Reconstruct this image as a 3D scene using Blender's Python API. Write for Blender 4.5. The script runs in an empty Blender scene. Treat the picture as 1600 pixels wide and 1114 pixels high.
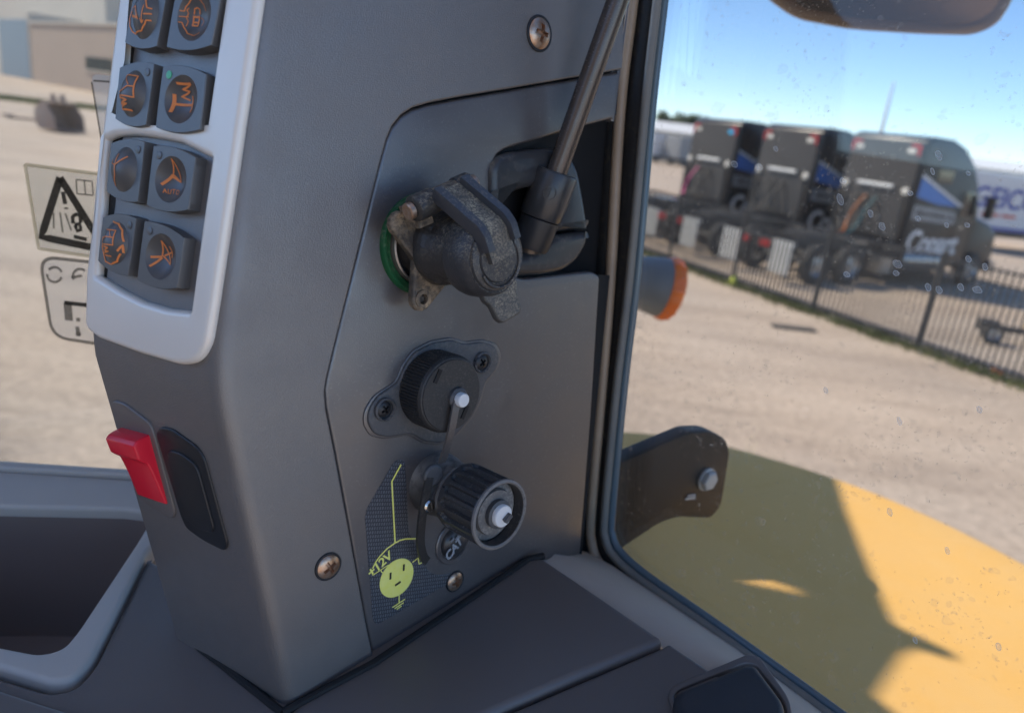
import bpy, bmesh, math, random
from mathutils import Vector as V, Matrix
random.seed(7)
R = math.radians
SC = bpy.context.scene
COL = SC.collection
PI = math.pi

# ------------------------------------------------------------------ camera
FPX, PITCH, ROLL, CAMZ = 1150.0, R(17.7), R(7.3), 3.1
CAM = V((0, 0, CAMZ))
cp, sp, cr, sr = math.cos(PITCH), math.sin(PITCH), math.cos(ROLL), math.sin(ROLL)
cx = V((cr, sr * sp, sr * cp)); cy = V((-sr, cr * sp, cr * cp)); cz = V((0, -cp, sp))
cam = bpy.data.cameras.new('camera'); camo = bpy.data.objects.new('camera', cam); COL.objects.link(camo)
camo.matrix_world = Matrix(((cx.x, cy.x, cz.x, 0), (cx.y, cy.y, cz.y, 0), (cx.z, cy.z, cz.z, CAMZ), (0, 0, 0, 1)))
cam.sensor_width = 36; cam.lens = 36 * FPX / 1600; cam.clip_start = 0.01; cam.clip_end = 3000
cam.dof.use_dof = True; cam.dof.focus_distance = 0.365; cam.dof.aperture_fstop = cam.lens / 3.4
SC.camera = camo

# ------------------------------------------------------------------ sky, sun, exposure
SUN_EL, SUN_AZ = R(48), R(-66)          # azimuth from +Y (straight ahead), negative = to the left
w = bpy.data.worlds.new('World'); SC.world = w; w.use_nodes = True
nt = w.node_tree; sky = nt.nodes.new('ShaderNodeTexSky'); sky.sky_type = 'NISHITA'; sky.sun_disc = False
sky.sun_elevation = SUN_EL; sky.sun_rotation = SUN_AZ; sky.air_density = 0.6; sky.dust_density = 0.15; sky.ozone_density = 1.5
bg = nt.nodes['Background']; hs = nt.nodes.new('ShaderNodeHueSaturation'); hs.inputs['Saturation'].default_value = 1.12; nt.links.new(sky.outputs[0], hs.inputs['Color']); nt.links.new(hs.outputs[0], bg.inputs[0]); bg.inputs[1].default_value = 0.090
sl = bpy.data.lights.new('sun', 'SUN'); sl.energy = 2.0; sl.angle = R(0.53); sl.color = (1.0, 0.90, 0.76)
SUND = V((math.cos(SUN_EL) * math.sin(SUN_AZ), math.cos(SUN_EL) * math.cos(SUN_AZ), math.sin(SUN_EL)))
so = bpy.data.objects.new('sun', sl); COL.objects.link(so); so.location = SUND * 50
so.rotation_euler = SUND.to_track_quat('Z', 'Y').to_euler()
vs = SC.view_settings; vs.view_transform = 'Standard'; vs.look = 'None'; vs.exposure = 2.05; vs.gamma = 1
SC.cycles.max_bounces = 8; SC.cycles.transparent_max_bounces = 16; SC.cycles.use_denoising = True

# ------------------------------------------------------------------ geometry helpers
def ray(px, py): return cx * ((px - 800) / FPX) + cy * (-(py - 557) / FPX) - cz
def proj(p):
    q = V(p) - CAM; d = -q.dot(cz); return 800 + FPX * q.dot(cx) / d, 557 - FPX * q.dot(cy) / d, d
def at_z(px, py, z=0.0):
    r = ray(px, py); return CAM + r * ((z - CAMZ) / r.z)
def at_d(px, py, d): return CAM + ray(px, py) * d

class Plane:
    """A flat face of the place: origin, outward normal; pixels of the photograph are measured off on it."""
    def __init__(s, p, n, u=None):
        s.p = V(p); s.n = V(n).normalized()
        u = V((0, 0, 1)).cross(s.n) if u is None else V(u)
        s.u = (u - s.n * u.dot(s.n)).normalized(); s.v = s.n.cross(s.u)
    def pt(s, px, py, h=0.0):
        r = ray(px, py); return CAM + r * ((s.p + s.n * h - CAM).dot(s.n) / r.dot(s.n))
    def loc(s, px, py, h=0.0):
        d = s.pt(px, py, h) - s.p; return (d.dot(s.u), d.dot(s.v))
    def locs(s, pts, h=0.0): return [s.loc(x, y, h) for x, y in pts]
    def W(s, a, b, h=0.0): return s.p + s.u * a + s.v * b + s.n * h
    def M(s, o=None, rot=0.0):
        o = s.p if o is None else o; c, q = math.cos(rot), math.sin(rot)
        u = s.u * c + s.v * q; v = s.v * c - s.u * q; n = s.n
        return Matrix(((u.x, v.x, n.x, o.x), (u.y, v.y, n.y, o.y), (u.z, v.z, n.z, o.z), (0, 0, 0, 1)))
    def at(s, px, py, h=0.0, rot=0.0): return s.M(s.pt(px, py, h), rot)

class MB:
    def __init__(s): s.v = []; s.f = []
    def add(s, vs, fs):
        o = len(s.v); s.v += [V(p) for p in vs]; s.f += [[i + o for i in f] for f in fs]; return s
    def box(s, c, d, rz=0.0):
        a, b, e = d[0] / 2, d[1] / 2, d[2] / 2; ca, sa = math.cos(rz), math.sin(rz)
        vs = []
        for z in (-e, e):
            for x, y in ((-a, -b), (a, -b), (a, b), (-a, b)):
                vs.append((c[0] + x * ca - y * sa, c[1] + x * sa + y * ca, c[2] + z))
        return s.add(vs, [(3, 2, 1, 0), (4, 5, 6, 7), (0, 1, 5, 4), (1, 2, 6, 5), (2, 3, 7, 6), (3, 0, 4, 7)])
    def lathe(s, prof, n=48, cap0=True, cap1=True, mod=None, M=None):
        vs = []
        for k, (r, h) in enumerate(prof):
            for i in range(n):
                a = 2 * PI * i / n; rr = r if mod is None else mod(k, r, h, a, i)
                vs.append(V((rr * math.cos(a), rr * math.sin(a), h)))
        fs = []
        for k in range(len(prof) - 1):
            for i in range(n):
                j = (i + 1) % n; fs.append((k * n + i, k * n + j, (k + 1) * n + j, (k + 1) * n + i))
        if cap0: fs.append(tuple(range(n - 1, -1, -1)))
        if cap1: fs.append(tuple(range((len(prof) - 1) * n, len(prof) * n)))
        if M is not None: vs = [M @ p for p in vs]
        return s.add(vs, fs)
    def tube(s, path, r, n=12, flat=1.0, up=None, caps=True):
        P = [V(p) for p in path]; vs = []; L = len(P)
        prev = None
        for k in range(L):
            t = (P[min(k + 1, L - 1)] - P[max(k - 1, 0)]).normalized()
            if up is not None: a = V(up)
            elif prev is not None: a = prev
            else: a = V((0, 0, 1)) if abs(t.z) < .9 else V((1, 0, 0))
            a = (a - t * a.dot(t)).normalized(); b = t.cross(a); prev = a
            rr = r[k] if isinstance(r, (list, tuple)) else r
            for i in range(n):
                q = 2 * PI * i / n; vs.append(P[k] + a * (rr * flat * math.cos(q)) + b * (rr * math.sin(q)))
        fs = []
        for k in range(L - 1):
            for i in range(n):
                j = (i + 1) % n; fs.append((k * n + i, k * n + j, (k + 1) * n + j, (k + 1) * n + i))
        if caps: fs += [tuple(range(n - 1, -1, -1)), tuple(range((L - 1) * n, L * n))]
        return s.add(vs, fs)
    def prism(s, poly, z0, z1):
        n = len(poly); vs = [(x, y, z0) for x, y in poly] + [(x, y, z1) for x, y in poly]
        return s.add(vs, [tuple(range(n - 1, -1, -1)), tuple(range(n, 2 * n))] + [(i, (i + 1) % n, n + (i + 1) % n, n + i) for i in range(n)])
    def stroke(s, pts, wd, hf):
        """flat printed line: ribbon of width wd on the surface height function hf(x, y)"""
        P = resample([V((p[0], p[1])) for p in pts], wd * 1.2); n = len(P); vs = []
        for i in range(n):
            t = (P[min(i + 1, n - 1)] - P[max(i - 1, 0)]).normalized(); q = V((-t.y, t.x)) * wd / 2
            for e in (P[i] + q, P[i] - q): vs.append((e.x, e.y, hf(e.x, e.y)))
        return s.add(vs, [(2 * i, 2 * i + 1, 2 * i + 3, 2 * i + 2) for i in range(n - 1)])
    def mesh(s, name, smooth=40):
        me = bpy.data.meshes.new(name); me.from_pydata([tuple(p) for p in s.v], [], s.f); me.update()
        return finish(me, smooth)

def finish(me, smooth=40, merge=True):
    bm = bmesh.new(); bm.from_mesh(me)
    if merge: bmesh.ops.remove_doubles(bm, verts=bm.verts, dist=1e-6)
    bmesh.ops.recalc_face_normals(bm, faces=bm.faces); bm.to_mesh(me); bm.free()
    if smooth:
        me.shade_smooth(); me.set_sharp_from_angle(angle=R(smooth))
    return me

def resample(P, step):
    out = [P[0]]
    for a, b in zip(P, P[1:]):
        k = max(1, int(math.ceil((b - a).length / max(step, 1e-6)))); k = min(k, 40)
        for i in range(1, k + 1): out.append(a.lerp(b, i / k))
    return out

def rpoly(pts, r, n=6):
    """round the corners of a 2-D polygon; r is a number or one per corner"""
    out = []; N = len(pts)
    for i in range(N):
        a, b, c = V(pts[i - 1]), V(pts[i]), V(pts[(i + 1) % N]); rr = r[i] if isinstance(r, (list, tuple)) else r
        d1, d2 = a - b, c - b; l = min(rr, d1.length * .48, d2.length * .48)
        if l < 1e-6: out.append((b.x, b.y)); continue
        p0, p1 = b + d1.normalized() * l, b + d2.normalized() * l
        for k in range(n + 1):
            t = k / n; q = p0 * (1 - t) ** 2 + b * 2 * t * (1 - t) + p1 * t * t; out.append((q.x, q.y))
    return out

def plate(outer, z0, z1, bev=0.0, holes=(), res=3, smooth=35, scale=1.0):
    """a flat piece with real thickness, rounded edges and holes"""
    cu = bpy.data.curves.new('c', 'CURVE'); cu.dimensions = '2D'; cu.fill_mode = 'BOTH'
    for pl in [outer] + list(holes):
        sp_ = cu.splines.new('POLY'); sp_.points.add(len(pl) - 1); sp_.use_cyclic_u = True
        for q, p in zip(sp_.points, pl): q.co = (p[0], p[1], 0, 1)
    cu.extrude = max((z1 - z0) / 2 - bev, 0); cu.bevel_depth = bev; cu.bevel_resolution = res; cu.offset = -bev if bev else 0
    ob = bpy.data.objects.new('c', cu); me = bpy.data.meshes.new_from_object(ob)
    bpy.data.objects.remove(ob); bpy.data.curves.remove(cu)
    me.materials.clear(); me.transform(Matrix.Translation((0, 0, (z0 + z1) / 2))); return finish(me, smooth)

def text_mesh(txt, size, ext=0.0, shear=0.0, spacing=1.0, bold=0.0):
    cu = bpy.data.curves.new('t', 'FONT'); cu.body = txt; cu.size = size; cu.extrude = ext; cu.align_x = 'CENTER'; cu.align_y = 'CENTER'
    cu.shear = shear; cu.space_character = spacing; cu.offset = bold
    ob = bpy.data.objects.new('t', cu); me = bpy.data.meshes.new_from_object(ob)
    bpy.data.objects.remove(ob); bpy.data.curves.remove(cu); me.materials.clear(); return me

def catmull(pts, n=8):
    P = [V(p) for p in pts]; out = []
    for i in range(len(P) - 1):
        a, b, c, d = P[max(i - 1, 0)], P[i], P[i + 1], P[min(i + 2, len(P) - 1)]
        for k in range(n):
            t = k / n
            out.append(.5 * ((2 * b) + (c - a) * t + (2 * a - 5 * b + 4 * c - d) * t * t + (3 * b - a - 3 * c + d) * t ** 3))
    out.append(P[-1]); return out

def circle(r, n=32, c=(0, 0)): return [(c[0] + r * math.cos(2 * PI * i / n), c[1] + r * math.sin(2 * PI * i / n)) for i in range(n)]

WM = {}
def thing(name, label, cat, M=None, group=None, kind=None):
    o = bpy.data.objects.new(name, None); COL.objects.link(o); o.empty_display_size = .02
    M = Matrix.Identity(4) if M is None else M
    o.matrix_basis = M; WM[o] = M.copy(); tag(o, label, cat, group, kind); return o
def tag(o, label=None, cat=None, group=None, kind=None):
    for k, x in (('label', label), ('category', cat), ('group', group), ('kind', kind)):
        if x: o[k] = x
    return o
def part(name, me, mat, parent=None, M=None, label=None):
    if isinstance(me, MB): me = me.mesh(name)
    me.name = name; o = bpy.data.objects.new(name, me); COL.objects.link(o)
    me.materials.clear(); me.materials.append(mat)
    if M is None: M = WM[parent] if parent is not None else Matrix.Identity(4)
    WM[o] = M.copy()
    if parent is not None:
        o.parent = parent; o.matrix_basis = WM[parent].inverted() @ M
    else: o.matrix_basis = M
    if label: o['label'] = label
    return o
def copy_tree(o, M, parent=None):
    c = o.copy(); COL.objects.link(c); WM[c] = M.copy(); c.parent = parent
    c.matrix_basis = (WM[parent].inverted() @ M) if parent is not None else M
    for ch in [x for x in bpy.data.objects if x.parent == o]: copy_tree(ch, M @ (WM[o].inverted() @ WM[ch]), c)
    return c

# ------------------------------------------------------------------ materials
def new_mat(name):
    m = bpy.data.materials.new(name); m.use_nodes = True; return m, m.node_tree, m.node_tree.nodes['Principled BSDF']
def mat(name, col, rough=.5, metal=0.0, var=None, bump=None, dust=None, spec=.5, coat=0.0, rvar=0.0):
    """col; var=(scale, amount, colour2); bump=(scale, strength, distance); dust=(colour, scale, threshold, upward)"""
    m, t, b = new_mat(name); N, L = t.nodes, t.links
    b.inputs['Base Color'].default_value = (*col, 1); b.inputs['Roughness'].default_value = rough
    b.inputs['Metallic'].default_value = metal; b.inputs['Specular IOR Level'].default_value = spec; b.inputs['Coat Weight'].default_value = coat
    tc = N.new('ShaderNodeTexCoord'); out = None
    def noise(sc, det=6, ro=.6):
        n = N.new('ShaderNodeTexNoise'); n.inputs['Scale'].default_value = sc; n.inputs['Detail'].default_value = det
        n.inputs['Roughness'].default_value = ro; L.new(tc.outputs['Object'], n.inputs['Vector']); return n
    def ramp(src, a, c):
        r = N.new('ShaderNodeMapRange'); r.inputs['From Min'].default_value = a; r.inputs['From Max'].default_value = c; r.clamp = True
        L.new(src, r.inputs['Value']); return r.outputs[0]
    def mix(fac, a, c):
        x = N.new('ShaderNodeMix'); x.data_type = 'RGBA'
        if fac is not None: L.new(fac, x.inputs['Factor'])
        for s, i in ((a, 'A'), (c, 'B')):
            sock = [k for k in x.inputs if k.name == i and k.type == 'RGBA'][0]
            if isinstance(s, tuple): sock.default_value = (*s, 1)
            else: L.new(s, sock)
        return [k for k in x.outputs if k.type == 'RGBA'][0]
    colr = col
    if var:
        f = ramp(noise(var[0]).outputs[0], .5 - .5 * var[1], .5 + .5 * var[1]); colr = mix(f, col, var[2])
    if rvar:
        rr = N.new('ShaderNodeMapRange'); rr.inputs['From Min'].default_value = .3; rr.inputs['From Max'].default_value = .7
        rr.inputs['To Min'].default_value = rough - rvar; rr.inputs['To Max'].default_value = rough + rvar
        L.new(noise(35).outputs[0], rr.inputs['Value']); L.new(rr.outputs[0], b.inputs['Roughness'])
    if dust:
        dcol, dsc, th, upw = dust
        f = ramp(noise(dsc * 3.2, 5, .7).outputs[0], th - .06, th + .16)
        mm = N.new('ShaderNodeMath'); mm.operation = 'MULTIPLY'; L.new(f, mm.inputs[0]); L.new(ramp(noise(dsc * .22, 4, .6).outputs[0], .36, .62), mm.inputs[1]); f = mm.outputs[0]
        if upw:
            g = N.new('ShaderNodeNewGeometry'); sx = N.new('ShaderNodeSeparateXYZ'); L.new(g.outputs['Normal'], sx.inputs[0])
            mu = N.new('ShaderNodeMath'); mu.operation = 'MULTIPLY'; L.new(f, mu.inputs[0]); L.new(ramp(sx.outputs[2], -.3, .6), mu.inputs[1]); f = mu.outputs[0]
        colr = mix(f, colr if not isinstance(colr, tuple) else colr, dcol)
        rr = N.new('ShaderNodeMapRange'); rr.inputs['To Min'].default_value = rough; rr.inputs['To Max'].default_value = .9
        if not rvar: L.new(f, rr.inputs['Value']); L.new(rr.outputs[0], b.inputs['Roughness'])
    if not isinstance(colr, tuple): L.new(colr, b.inputs['Base Color'])
    if bump:
        bp = N.new('ShaderNodeBump'); bp.inputs['Strength'].default_value = bump[1]; bp.inputs['Distance'].default_value = bump[2] if len(bump) > 2 else .0005
        L.new(noise(bump[0], 4, .55).outputs[0], bp.inputs['Height']); L.new(bp.outputs[0], b.inputs['Normal'])
    return m

TAN = (.36, .29, .20)
m_shell = mat('grained grey plastic', (.118, .105, .098), .42, bump=(1500, .5, .0004), var=(18, .9, (.132, .118, .110)), rvar=.09, spec=1.0, dust=((.30, .27, .24), 420, .66, False))
m_panel = mat('dark slate plastic', (.078, .070, .069), .36, bump=(1300, .22, .0004), dust=((.20, .19, .18), 150, .62, False), rvar=.08, spec=1.0)
for m_ in (m_shell, m_panel): m_.node_tree.nodes['Principled BSDF'].inputs['IOR'].default_value = 1.62
m_bezel = mat('silver painted trim', (.78, .715, .63), .33, .12, bump=(2600, .08, .0003), var=(40, .8, (.82, .75, .665)))
m_button = mat('charcoal button plastic', (.085, .080, .076), .40, spec=.9, bump=(2600, .15, .0003))
m_black = mat('black plastic', (.016, .017, .020), .45, bump=(1500, .12, .0003), dust=((.12, .10, .08), 160, .62, True))
m_blackgloss = mat('satin black moulding', (.040, .040, .042), .30, bump=(700, .06, .0003), dust=((.20, .17, .13), 45, .58, True))
m_blackdust = mat('dusty window floor', (.022, .020, .019), .7, spec=.3, dust=((.38, .32, .25), 300, .64, True))
m_cavity = mat('cavity black', (.006, .006, .007), .7)
m_orange = mat('orange print', (.80, .25, .07), .6)
m_yellowprint = mat('yellow print', (.92, .88, .15), .6, var=(300, .6, (.95, .92, .30)))
m_green = mat('green ring paint', (.010, .10, .035), .42, dust=((.30, .30, .22), 120, .56, True), bump=(400, .1, .0004))
m_greendot = mat('green lens', (.10, .48, .26), .4)
m_red = mat('red plastic', (.80, .015, .04), .32, bump=(900, .05, .0003))
m_rust = mat('corroded screw', (.55, .46, .38), .34, .8, var=(260, .5, (.42, .20, .09)), bump=(600, .25, .0004), rvar=.1)
m_dirty = mat('dust caked plastic', (.045, .042, .040), .38, bump=(420, .5, .0009), dust=((.42, .35, .25), 220, .52, True))
m_dirty2 = mat('grimy cast bracket', (.055, .046, .038), .5, bump=(300, .7, .0012), dust=((.42, .32, .21), 130, .42, False))
m_lidgrey = mat('weathered grey lid', (.045, .044, .046), .40, bump=(420, .5, .0008), dust=((.50, .42, .29), 300, .54, True))
m_edgebar = mat('dark worn bar', (.045, .046, .052), .35, spec=.8, bump=(420, .3, .0006), dust=((.40, .34, .24), 220, .58, True))
m_chrome = mat('bright metal', (.62, .60, .57), .25, 1.0, bump=(300, .1, .0003))
m_steeldim = mat('dull socket lip', (.30, .27, .24), .4, .6)
m_rubber = mat('knurled rubber black', (.030, .029, .029), .55, dust=((.20, .18, .15), 200, .56, True), bump=(800, .15, .0004))
m_flute = mat('fluted cap plastic', (.048, .046, .046), .42, dust=((.33, .31, .27), 220, .60, True), bump=(700, .15, .0004))
m_chalk = mat('chalky dust rim', (.20, .19, .18), .7, dust=((.10, .10, .10), 200, .5, False), bump=(500, .3, .0005))
m_neck = mat('dusty neck', (.07, .068, .066), .5, dust=((.55, .52, .47), 60, .36, True), bump=(500, .3, .0006))
m_capfloor = mat('dusty cap recess', (.13, .125, .12), .7, dust=((.36, .34, .31), 220, .48, False), bump=(500, .3, .0005))
m_spine = mat('dust filled lid spine', (.075, .070, .064), .55, dust=((.50, .42, .29), 300, .48, True), bump=(420, .6, .0009))
m_white = mat('white nylon', (.72, .73, .73), .45)
m_flange = mat('greasy black flange', (.075, .078, .084), .5, dust=((.26, .23, .20), 130, .52, True), bump=(500, .3, .0006))
m_rod = mat('strut tube dark', (.115, .10, .095), .26, .45, var=(60, .6, (.09, .07, .055)), bump=(200, .05, .0003), dust=((.25, .2, .15), 250, .66, True))
m_seal = mat('black window rubber', (.014, .014, .014), .55, dust=((.10, .08, .05), 70, .6, False))
m_sealtan = mat('worn rubber ridge highlight', (.46, .34, .23), .45, var=(25, .7, (.26, .19, .13)))  # tan carries the highlight along the worn ridge
m_sealgrey = mat('weathered rubber lip', (.26, .24, .20), .5, var=(30, .7, (.14, .15, .15)))
m_glassedge = mat('bevelled glass edge', (.12, .17, .20), .2)
m_console = mat('console plastic', (.135, .115, .106), .44, spec=.9, bump=(1300, .22, .0004), dust=((.30, .29, .28), 700, .66, True))
m_consoleblue = mat('console pad rubber', (.030, .032, .038), .55, bump=(900, .3, .0004), dust=((.30, .30, .32), 600, .72, True))
m_sill = mat('window lit sill trim', (.60, .54, .47), .6, spec=.25, bump=(900, .15, .0004), var=(14, .8, (.50, .45, .39)), dust=((.05, .05, .05), 500, .70, False))  # pale colour stands for window light falling on the slope
m_rimtrim = mat('satin grey tray rim', (.50, .47, .43), .42, spec=.3, bump=(1200, .08, .0003))
m_bin = mat('tray liner', (.21, .165, .145), .6, bump=(900, .2, .0004))
m_dark_steel = mat('dark painted plate', (.012, .012, .015), .45, spec=.2, bump=(60, .02, .001), dust=((.25, .25, .25), 90, .70, False))
m_steel = mat('galvanised bolt', (.62, .64, .64), .55, .1, bump=(500, .2, .0004))

def film(name, col, opac):
    m, t, b = new_mat(name); N, L = t.nodes, t.links; N.remove(b)
    tl = N.new('ShaderNodeBsdfTranslucent'); tl.inputs[0].default_value = (*col, 1); df = N.new('ShaderNodeBsdfDiffuse'); df.inputs[0].default_value = (*col, 1)
    a = N.new('ShaderNodeMixShader'); a.inputs[0].default_value = .65; L.new(df.outputs[0], a.inputs[1]); L.new(tl.outputs[0], a.inputs[2])
    tr = N.new('ShaderNodeBsdfTransparent'); c = N.new('ShaderNodeMixShader'); c.inputs[0].default_value = opac; L.new(tr.outputs[0], c.inputs[1]); L.new(a.outputs[0], c.inputs[2])
    L.new(c.outputs[0], N['Material Output'].inputs[0]); return m

# ------------------------------------------------------------------ main planes of the cab
S0 = at_d(690, 620, .40)
nS = (cx * .688 + cy * -.19 + cz * .70).normalized()
S = Plane(S0, nS)                                        # side of the pillar that carries the sockets
wF = (cx * -.854 + cy * .227 + cz * -.468).normalized()  # runs along the front of the pillar, away to the left
def edge_px(y):
    if y < 600: x = 405 - 70 * (y / 600.0)
    else: x = 335 + 115 * ((y - 600) / 510.0)
    # soften the bend
    k = 70.0
    if abs(y - 600) < k:
        t = (y - 600 + k) / (2 * k); a = 405 - 70 * ((600 - k) / 600.0); c = 335 + 115 * (k / 510.0)
        x = a * (1 - t) ** 2 + 335 * 2 * t * (1 - t) + c * t * t
    return x
def E(y): return S.pt(edge_px(y), y)
def face(y0, y1):
    d = E(y0) - E(y1); n = d.cross(wF)
    if n.dot(CAM - E(y0)) < 0: n = -n
    return Plane(E((y0 + y1) / 2), n, -wF)
F = face(0, 500); F2 = face(700, 1100)
ka = S.pt(440, 1110); kb = S.pt(830, 870)
nK = (kb - ka).cross(V((.707, -.707, 0)).normalized())
if nK.z < 0: nK = -nK
K = Plane(ka, nK, (1, 0, 0))                             # top of the console
G = Plane(at_d(985, 480, .505), (-.707, -.707, 0.02))    # side window
GF = Plane(K.pt(100, 733), (0, -1, 0.02))                # front window

# ------------------------------------------------------------------ ground and cab shell (setting)
def ground_mat():
    m, t, b = new_mat('yard ground'); N, L = t.nodes, t.links
    tc = N.new('ShaderNodeTexCoord')
    def noise(sc, det, ro=.6, st=None):
        n = N.new('ShaderNodeTexNoise'); n.inputs['Scale'].default_value = sc; n.inputs['Detail'].default_value = det; n.inputs['Roughness'].default_value = ro
        if st:
            mp = N.new('ShaderNodeMapping'); mp.inputs['Scale'].default_value = st; mp.inputs['Rotation'].default_value = (0, 0, .35)
            L.new(tc.outputs['Object'], mp.inputs[0]); L.new(mp.outputs[0], n.inputs['Vector'])
        else: L.new(tc.outputs['Object'], n.inputs['Vector'])
        return n.outputs[0]
    def rmp(src, cols):
        r = N.new('ShaderNodeValToRGB'); L.new(src, r.inputs[0])
        while len(r.color_ramp.elements) < len(cols): r.color_ramp.elements.new(.5)
        for e, (p, c) in zip(r.color_ramp.elements, cols): e.position = p; e.color = (*c, 1)
        return r.outputs[0]
    a = rmp(noise(.5, 8, .62, (.35, 1.2, 1)), [(.32, (.47, .365, .275)), (.5, (.575, .455, .345)), (.68, (.645, .52, .40))])
    c = rmp(noise(9, 6, .7), [(.35, (.70, .70, .70)), (.65, (1.10, 1.10, 1.10))])
    x = N.new('ShaderNodeMix'); x.data_type = 'RGBA'; x.blend_type = 'MULTIPLY'; x.inputs['Factor'].default_value = 1
    aa = [k for k in x.inputs if k.type == 'RGBA']; L.new(a, aa[0]); L.new(c, aa[1])
    st = rmp(noise(1.1, 7, .68, (.18, 1.6, 1)), [(.30, (.78, .77, .77)), (.46, (1, 1, 1))]); pb_ = rmp(noise(.12, 5, .6), [(.35, (.88, .90, .93)), (.65, (1.05, 1.02, .98))])
    last = [k for k in x.outputs if k.type == 'RGBA'][0]
    for extra in (st, pb_):
        y = N.new('ShaderNodeMix'); y.data_type = 'RGBA'; y.blend_type = 'MULTIPLY'; y.inputs['Factor'].default_value = 1
        yy = [k for k in y.inputs if k.type == 'RGBA']; L.new(last, yy[0]); L.new(extra, yy[1]); last = [k for k in y.outputs if k.type == 'RGBA'][0]
    L.new(last, b.inputs['Base Color']); b.inputs['Roughness'].default_value = .9
    bp = N.new('ShaderNodeBump'); bp.inputs['Strength'].default_value = .5; bp.inputs['Distance'].default_value = .03
    L.new(noise(3, 8, .7), bp.inputs['Height']); L.new(bp.outputs[0], b.inputs['Normal'])
    return m
g = MB()
for i in range(24):
    for j in range(24):
        x0, x1 = -900 + 75 * i, -825 + 75 * i; y0, y1 = -600 + 75 * j, -525 + 75 * j
        g.add([(x0, y0, 0), (x1, y0, 0), (x1, y1, 0), (x0, y1, 0)], [(0, 1, 2, 3)])
tag(part('ground', g, ground_mat()), 'pale dusty yard ground', 'ground', kind='structure')

# unseen cab roof, its outline shaped to throw the shade on the yellow fender
ROOF_Z, FEN_Z = 4.3, 2.45
def roof_xy(px, py):
    p = at_z(px, py, FEN_Z) + SUND * ((ROOF_Z - FEN_Z) / SUND.z); return (p.x, p.y)
roof_edge = [roof_xy(*q) for q in ((1285, 735), (1300, 790), (1325, 860), (1365, 962), (1462, 1008), (1456, 1017), (1400, 1000), (1375, 1008), (1330, 1070), (1420, 1140), (1520, 1210))]
slit = [roof_xy(*q) for q in ((1097, 876), (1125, 880), (1255, 922), (1250, 924), (1140, 901))]  # slot cut so a streak of sun lands on the shaded fender
e0, e1 = roof_edge[0], roof_edge[-1]
outline = roof_edge + [(.55, -1.5), (-1.9, -1.5), (-1.9, e0[1] - .1), roof_xy(900, 610), roof_xy(1292, 690)]
tag(part('shade_roof', plate(outline, ROOF_Z, ROOF_Z + .03, .0, [slit, [(-1.7, -1.3), (.45, -1.3), (.45, .45), (-1.7, .45)]]), mat('roof lining', (.62, .61, .58), .8)), 'unseen pale roof shaped to shade the fender and light the cab', 'roof', kind='structure')  # big opening added to let skylight into the cab, pale lining bounces it

# cab floor and the low walls under the windows (out of sight, they shut the cab off from below)
fl = MB(); q0, q1 = G.W(-.12, 0), G.W(.75, 0)
fl.add([(-1.6, -1.2, 1.9), (q1.x, -1.2, 1.9), (q1.x, q1.y, 1.9), (q0.x, q0.y, 1.9), (q0.x, GF.p.y, 1.9), (-1.6, GF.p.y, 1.9)], [(0, 1, 2, 3, 4, 5)])
tag(part('cab_floor', fl, mat('pale bounce floor', (.42, .39, .35), .8)), 'unseen pale cab floor that bounces light', 'floor', kind='structure')  # unseen floor, toned pale to bounce sunlight up into the cab
lw = MB()
for a, b, z in (((q1.x, q1.y), (q0.x, q0.y), 2.70), ((q0.x, q0.y), (q0.x, GF.p.y), 2.72), ((q0.x, GF.p.y), (-1.6, GF.p.y), 2.74)):
    d = V((b[0] - a[0], b[1] - a[1], 0)).normalized(); nn = V((-d.y, d.x, 0)) * -.03
    A, B = V((*a, 1.88)), V((*b, 1.88)); up = V((0, 0, z - 1.88))
    lw.add([A, B, B + up, A + up, A + nn, B + nn, B + nn + up, A + nn + up], [(0, 1, 2, 3), (7, 6, 5, 4), (3, 2, 6, 7), (0, 3, 7, 4), (1, 5, 6, 2), (0, 4, 5, 1)])
m_filltan = mat('tan fill wall', (.46, .37, .28), .8)  # tan picked so the two added walls give warm fill light
rw = MB(); rw.box((-.85, -1.25, 2.87), (1.5, .06, 1.95)); tag(part('added_rear_wall', rw, m_filltan), 'added unseen rear wall that blocks light behind the driver', 'wall', kind='structure')  # added to cut the light coming from the rear left
lf_ = MB(); lf_.box((-1.66, -.45, 2.55), (.06, 1.7, 1.3)); tag(part('added_left_wall', lf_, m_filltan), 'added unseen left wall that blocks light beside the driver', 'wall', kind='structure')  # added to keep bright yard out of the pillar front's reflection
tag(part('cab_wall', lw, m_console), 'dark low cab wall under the windows', 'wall', kind='structure')

# ------------------------------------------------------------------ control pillar
P = thing('control_pillar', 'grey plastic control pillar with two columns of push buttons and sockets', 'control pillar', S.at(440, 1110), kind='thing')
inset_px = [(972, 106), (900, 118), (800, 135), (720, 148), (672, 157)] + \
           [(645, 165), (626, 177), (611, 195), (602, 216)] + \
           [(590, 260), (572, 335), (553, 410), (534, 485), (518, 550), (508, 592), (505, 612), (507, 640)] + \
           [(520, 705), (538, 800), (556, 900), (572, 985), (584, 1040)]
sil = [(-400, 252), (0, 204), (215, 176), (430, 152), (505, 142), (520, 133), (555, 136), (600, 149), (760, 196), (968, 257), (1120, 304), (1400, 390)]
def silx(y):
    for (a, xa), (b, xb) in zip(sil, sil[1:]):
        if y <= b: return xa + (xb - xa) * (y - a) / (b - a)
    return sil[-1][1]
ys = [-400, -250, -120, 0, 120, 240, 360, 460, 520, 545, 560, 575, 590, 600, 610, 625, 640, 655, 680, 760, 860, 960, 1040, 1110, 1150]
sh = MB(); rows = []; r_f = .0075
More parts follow.
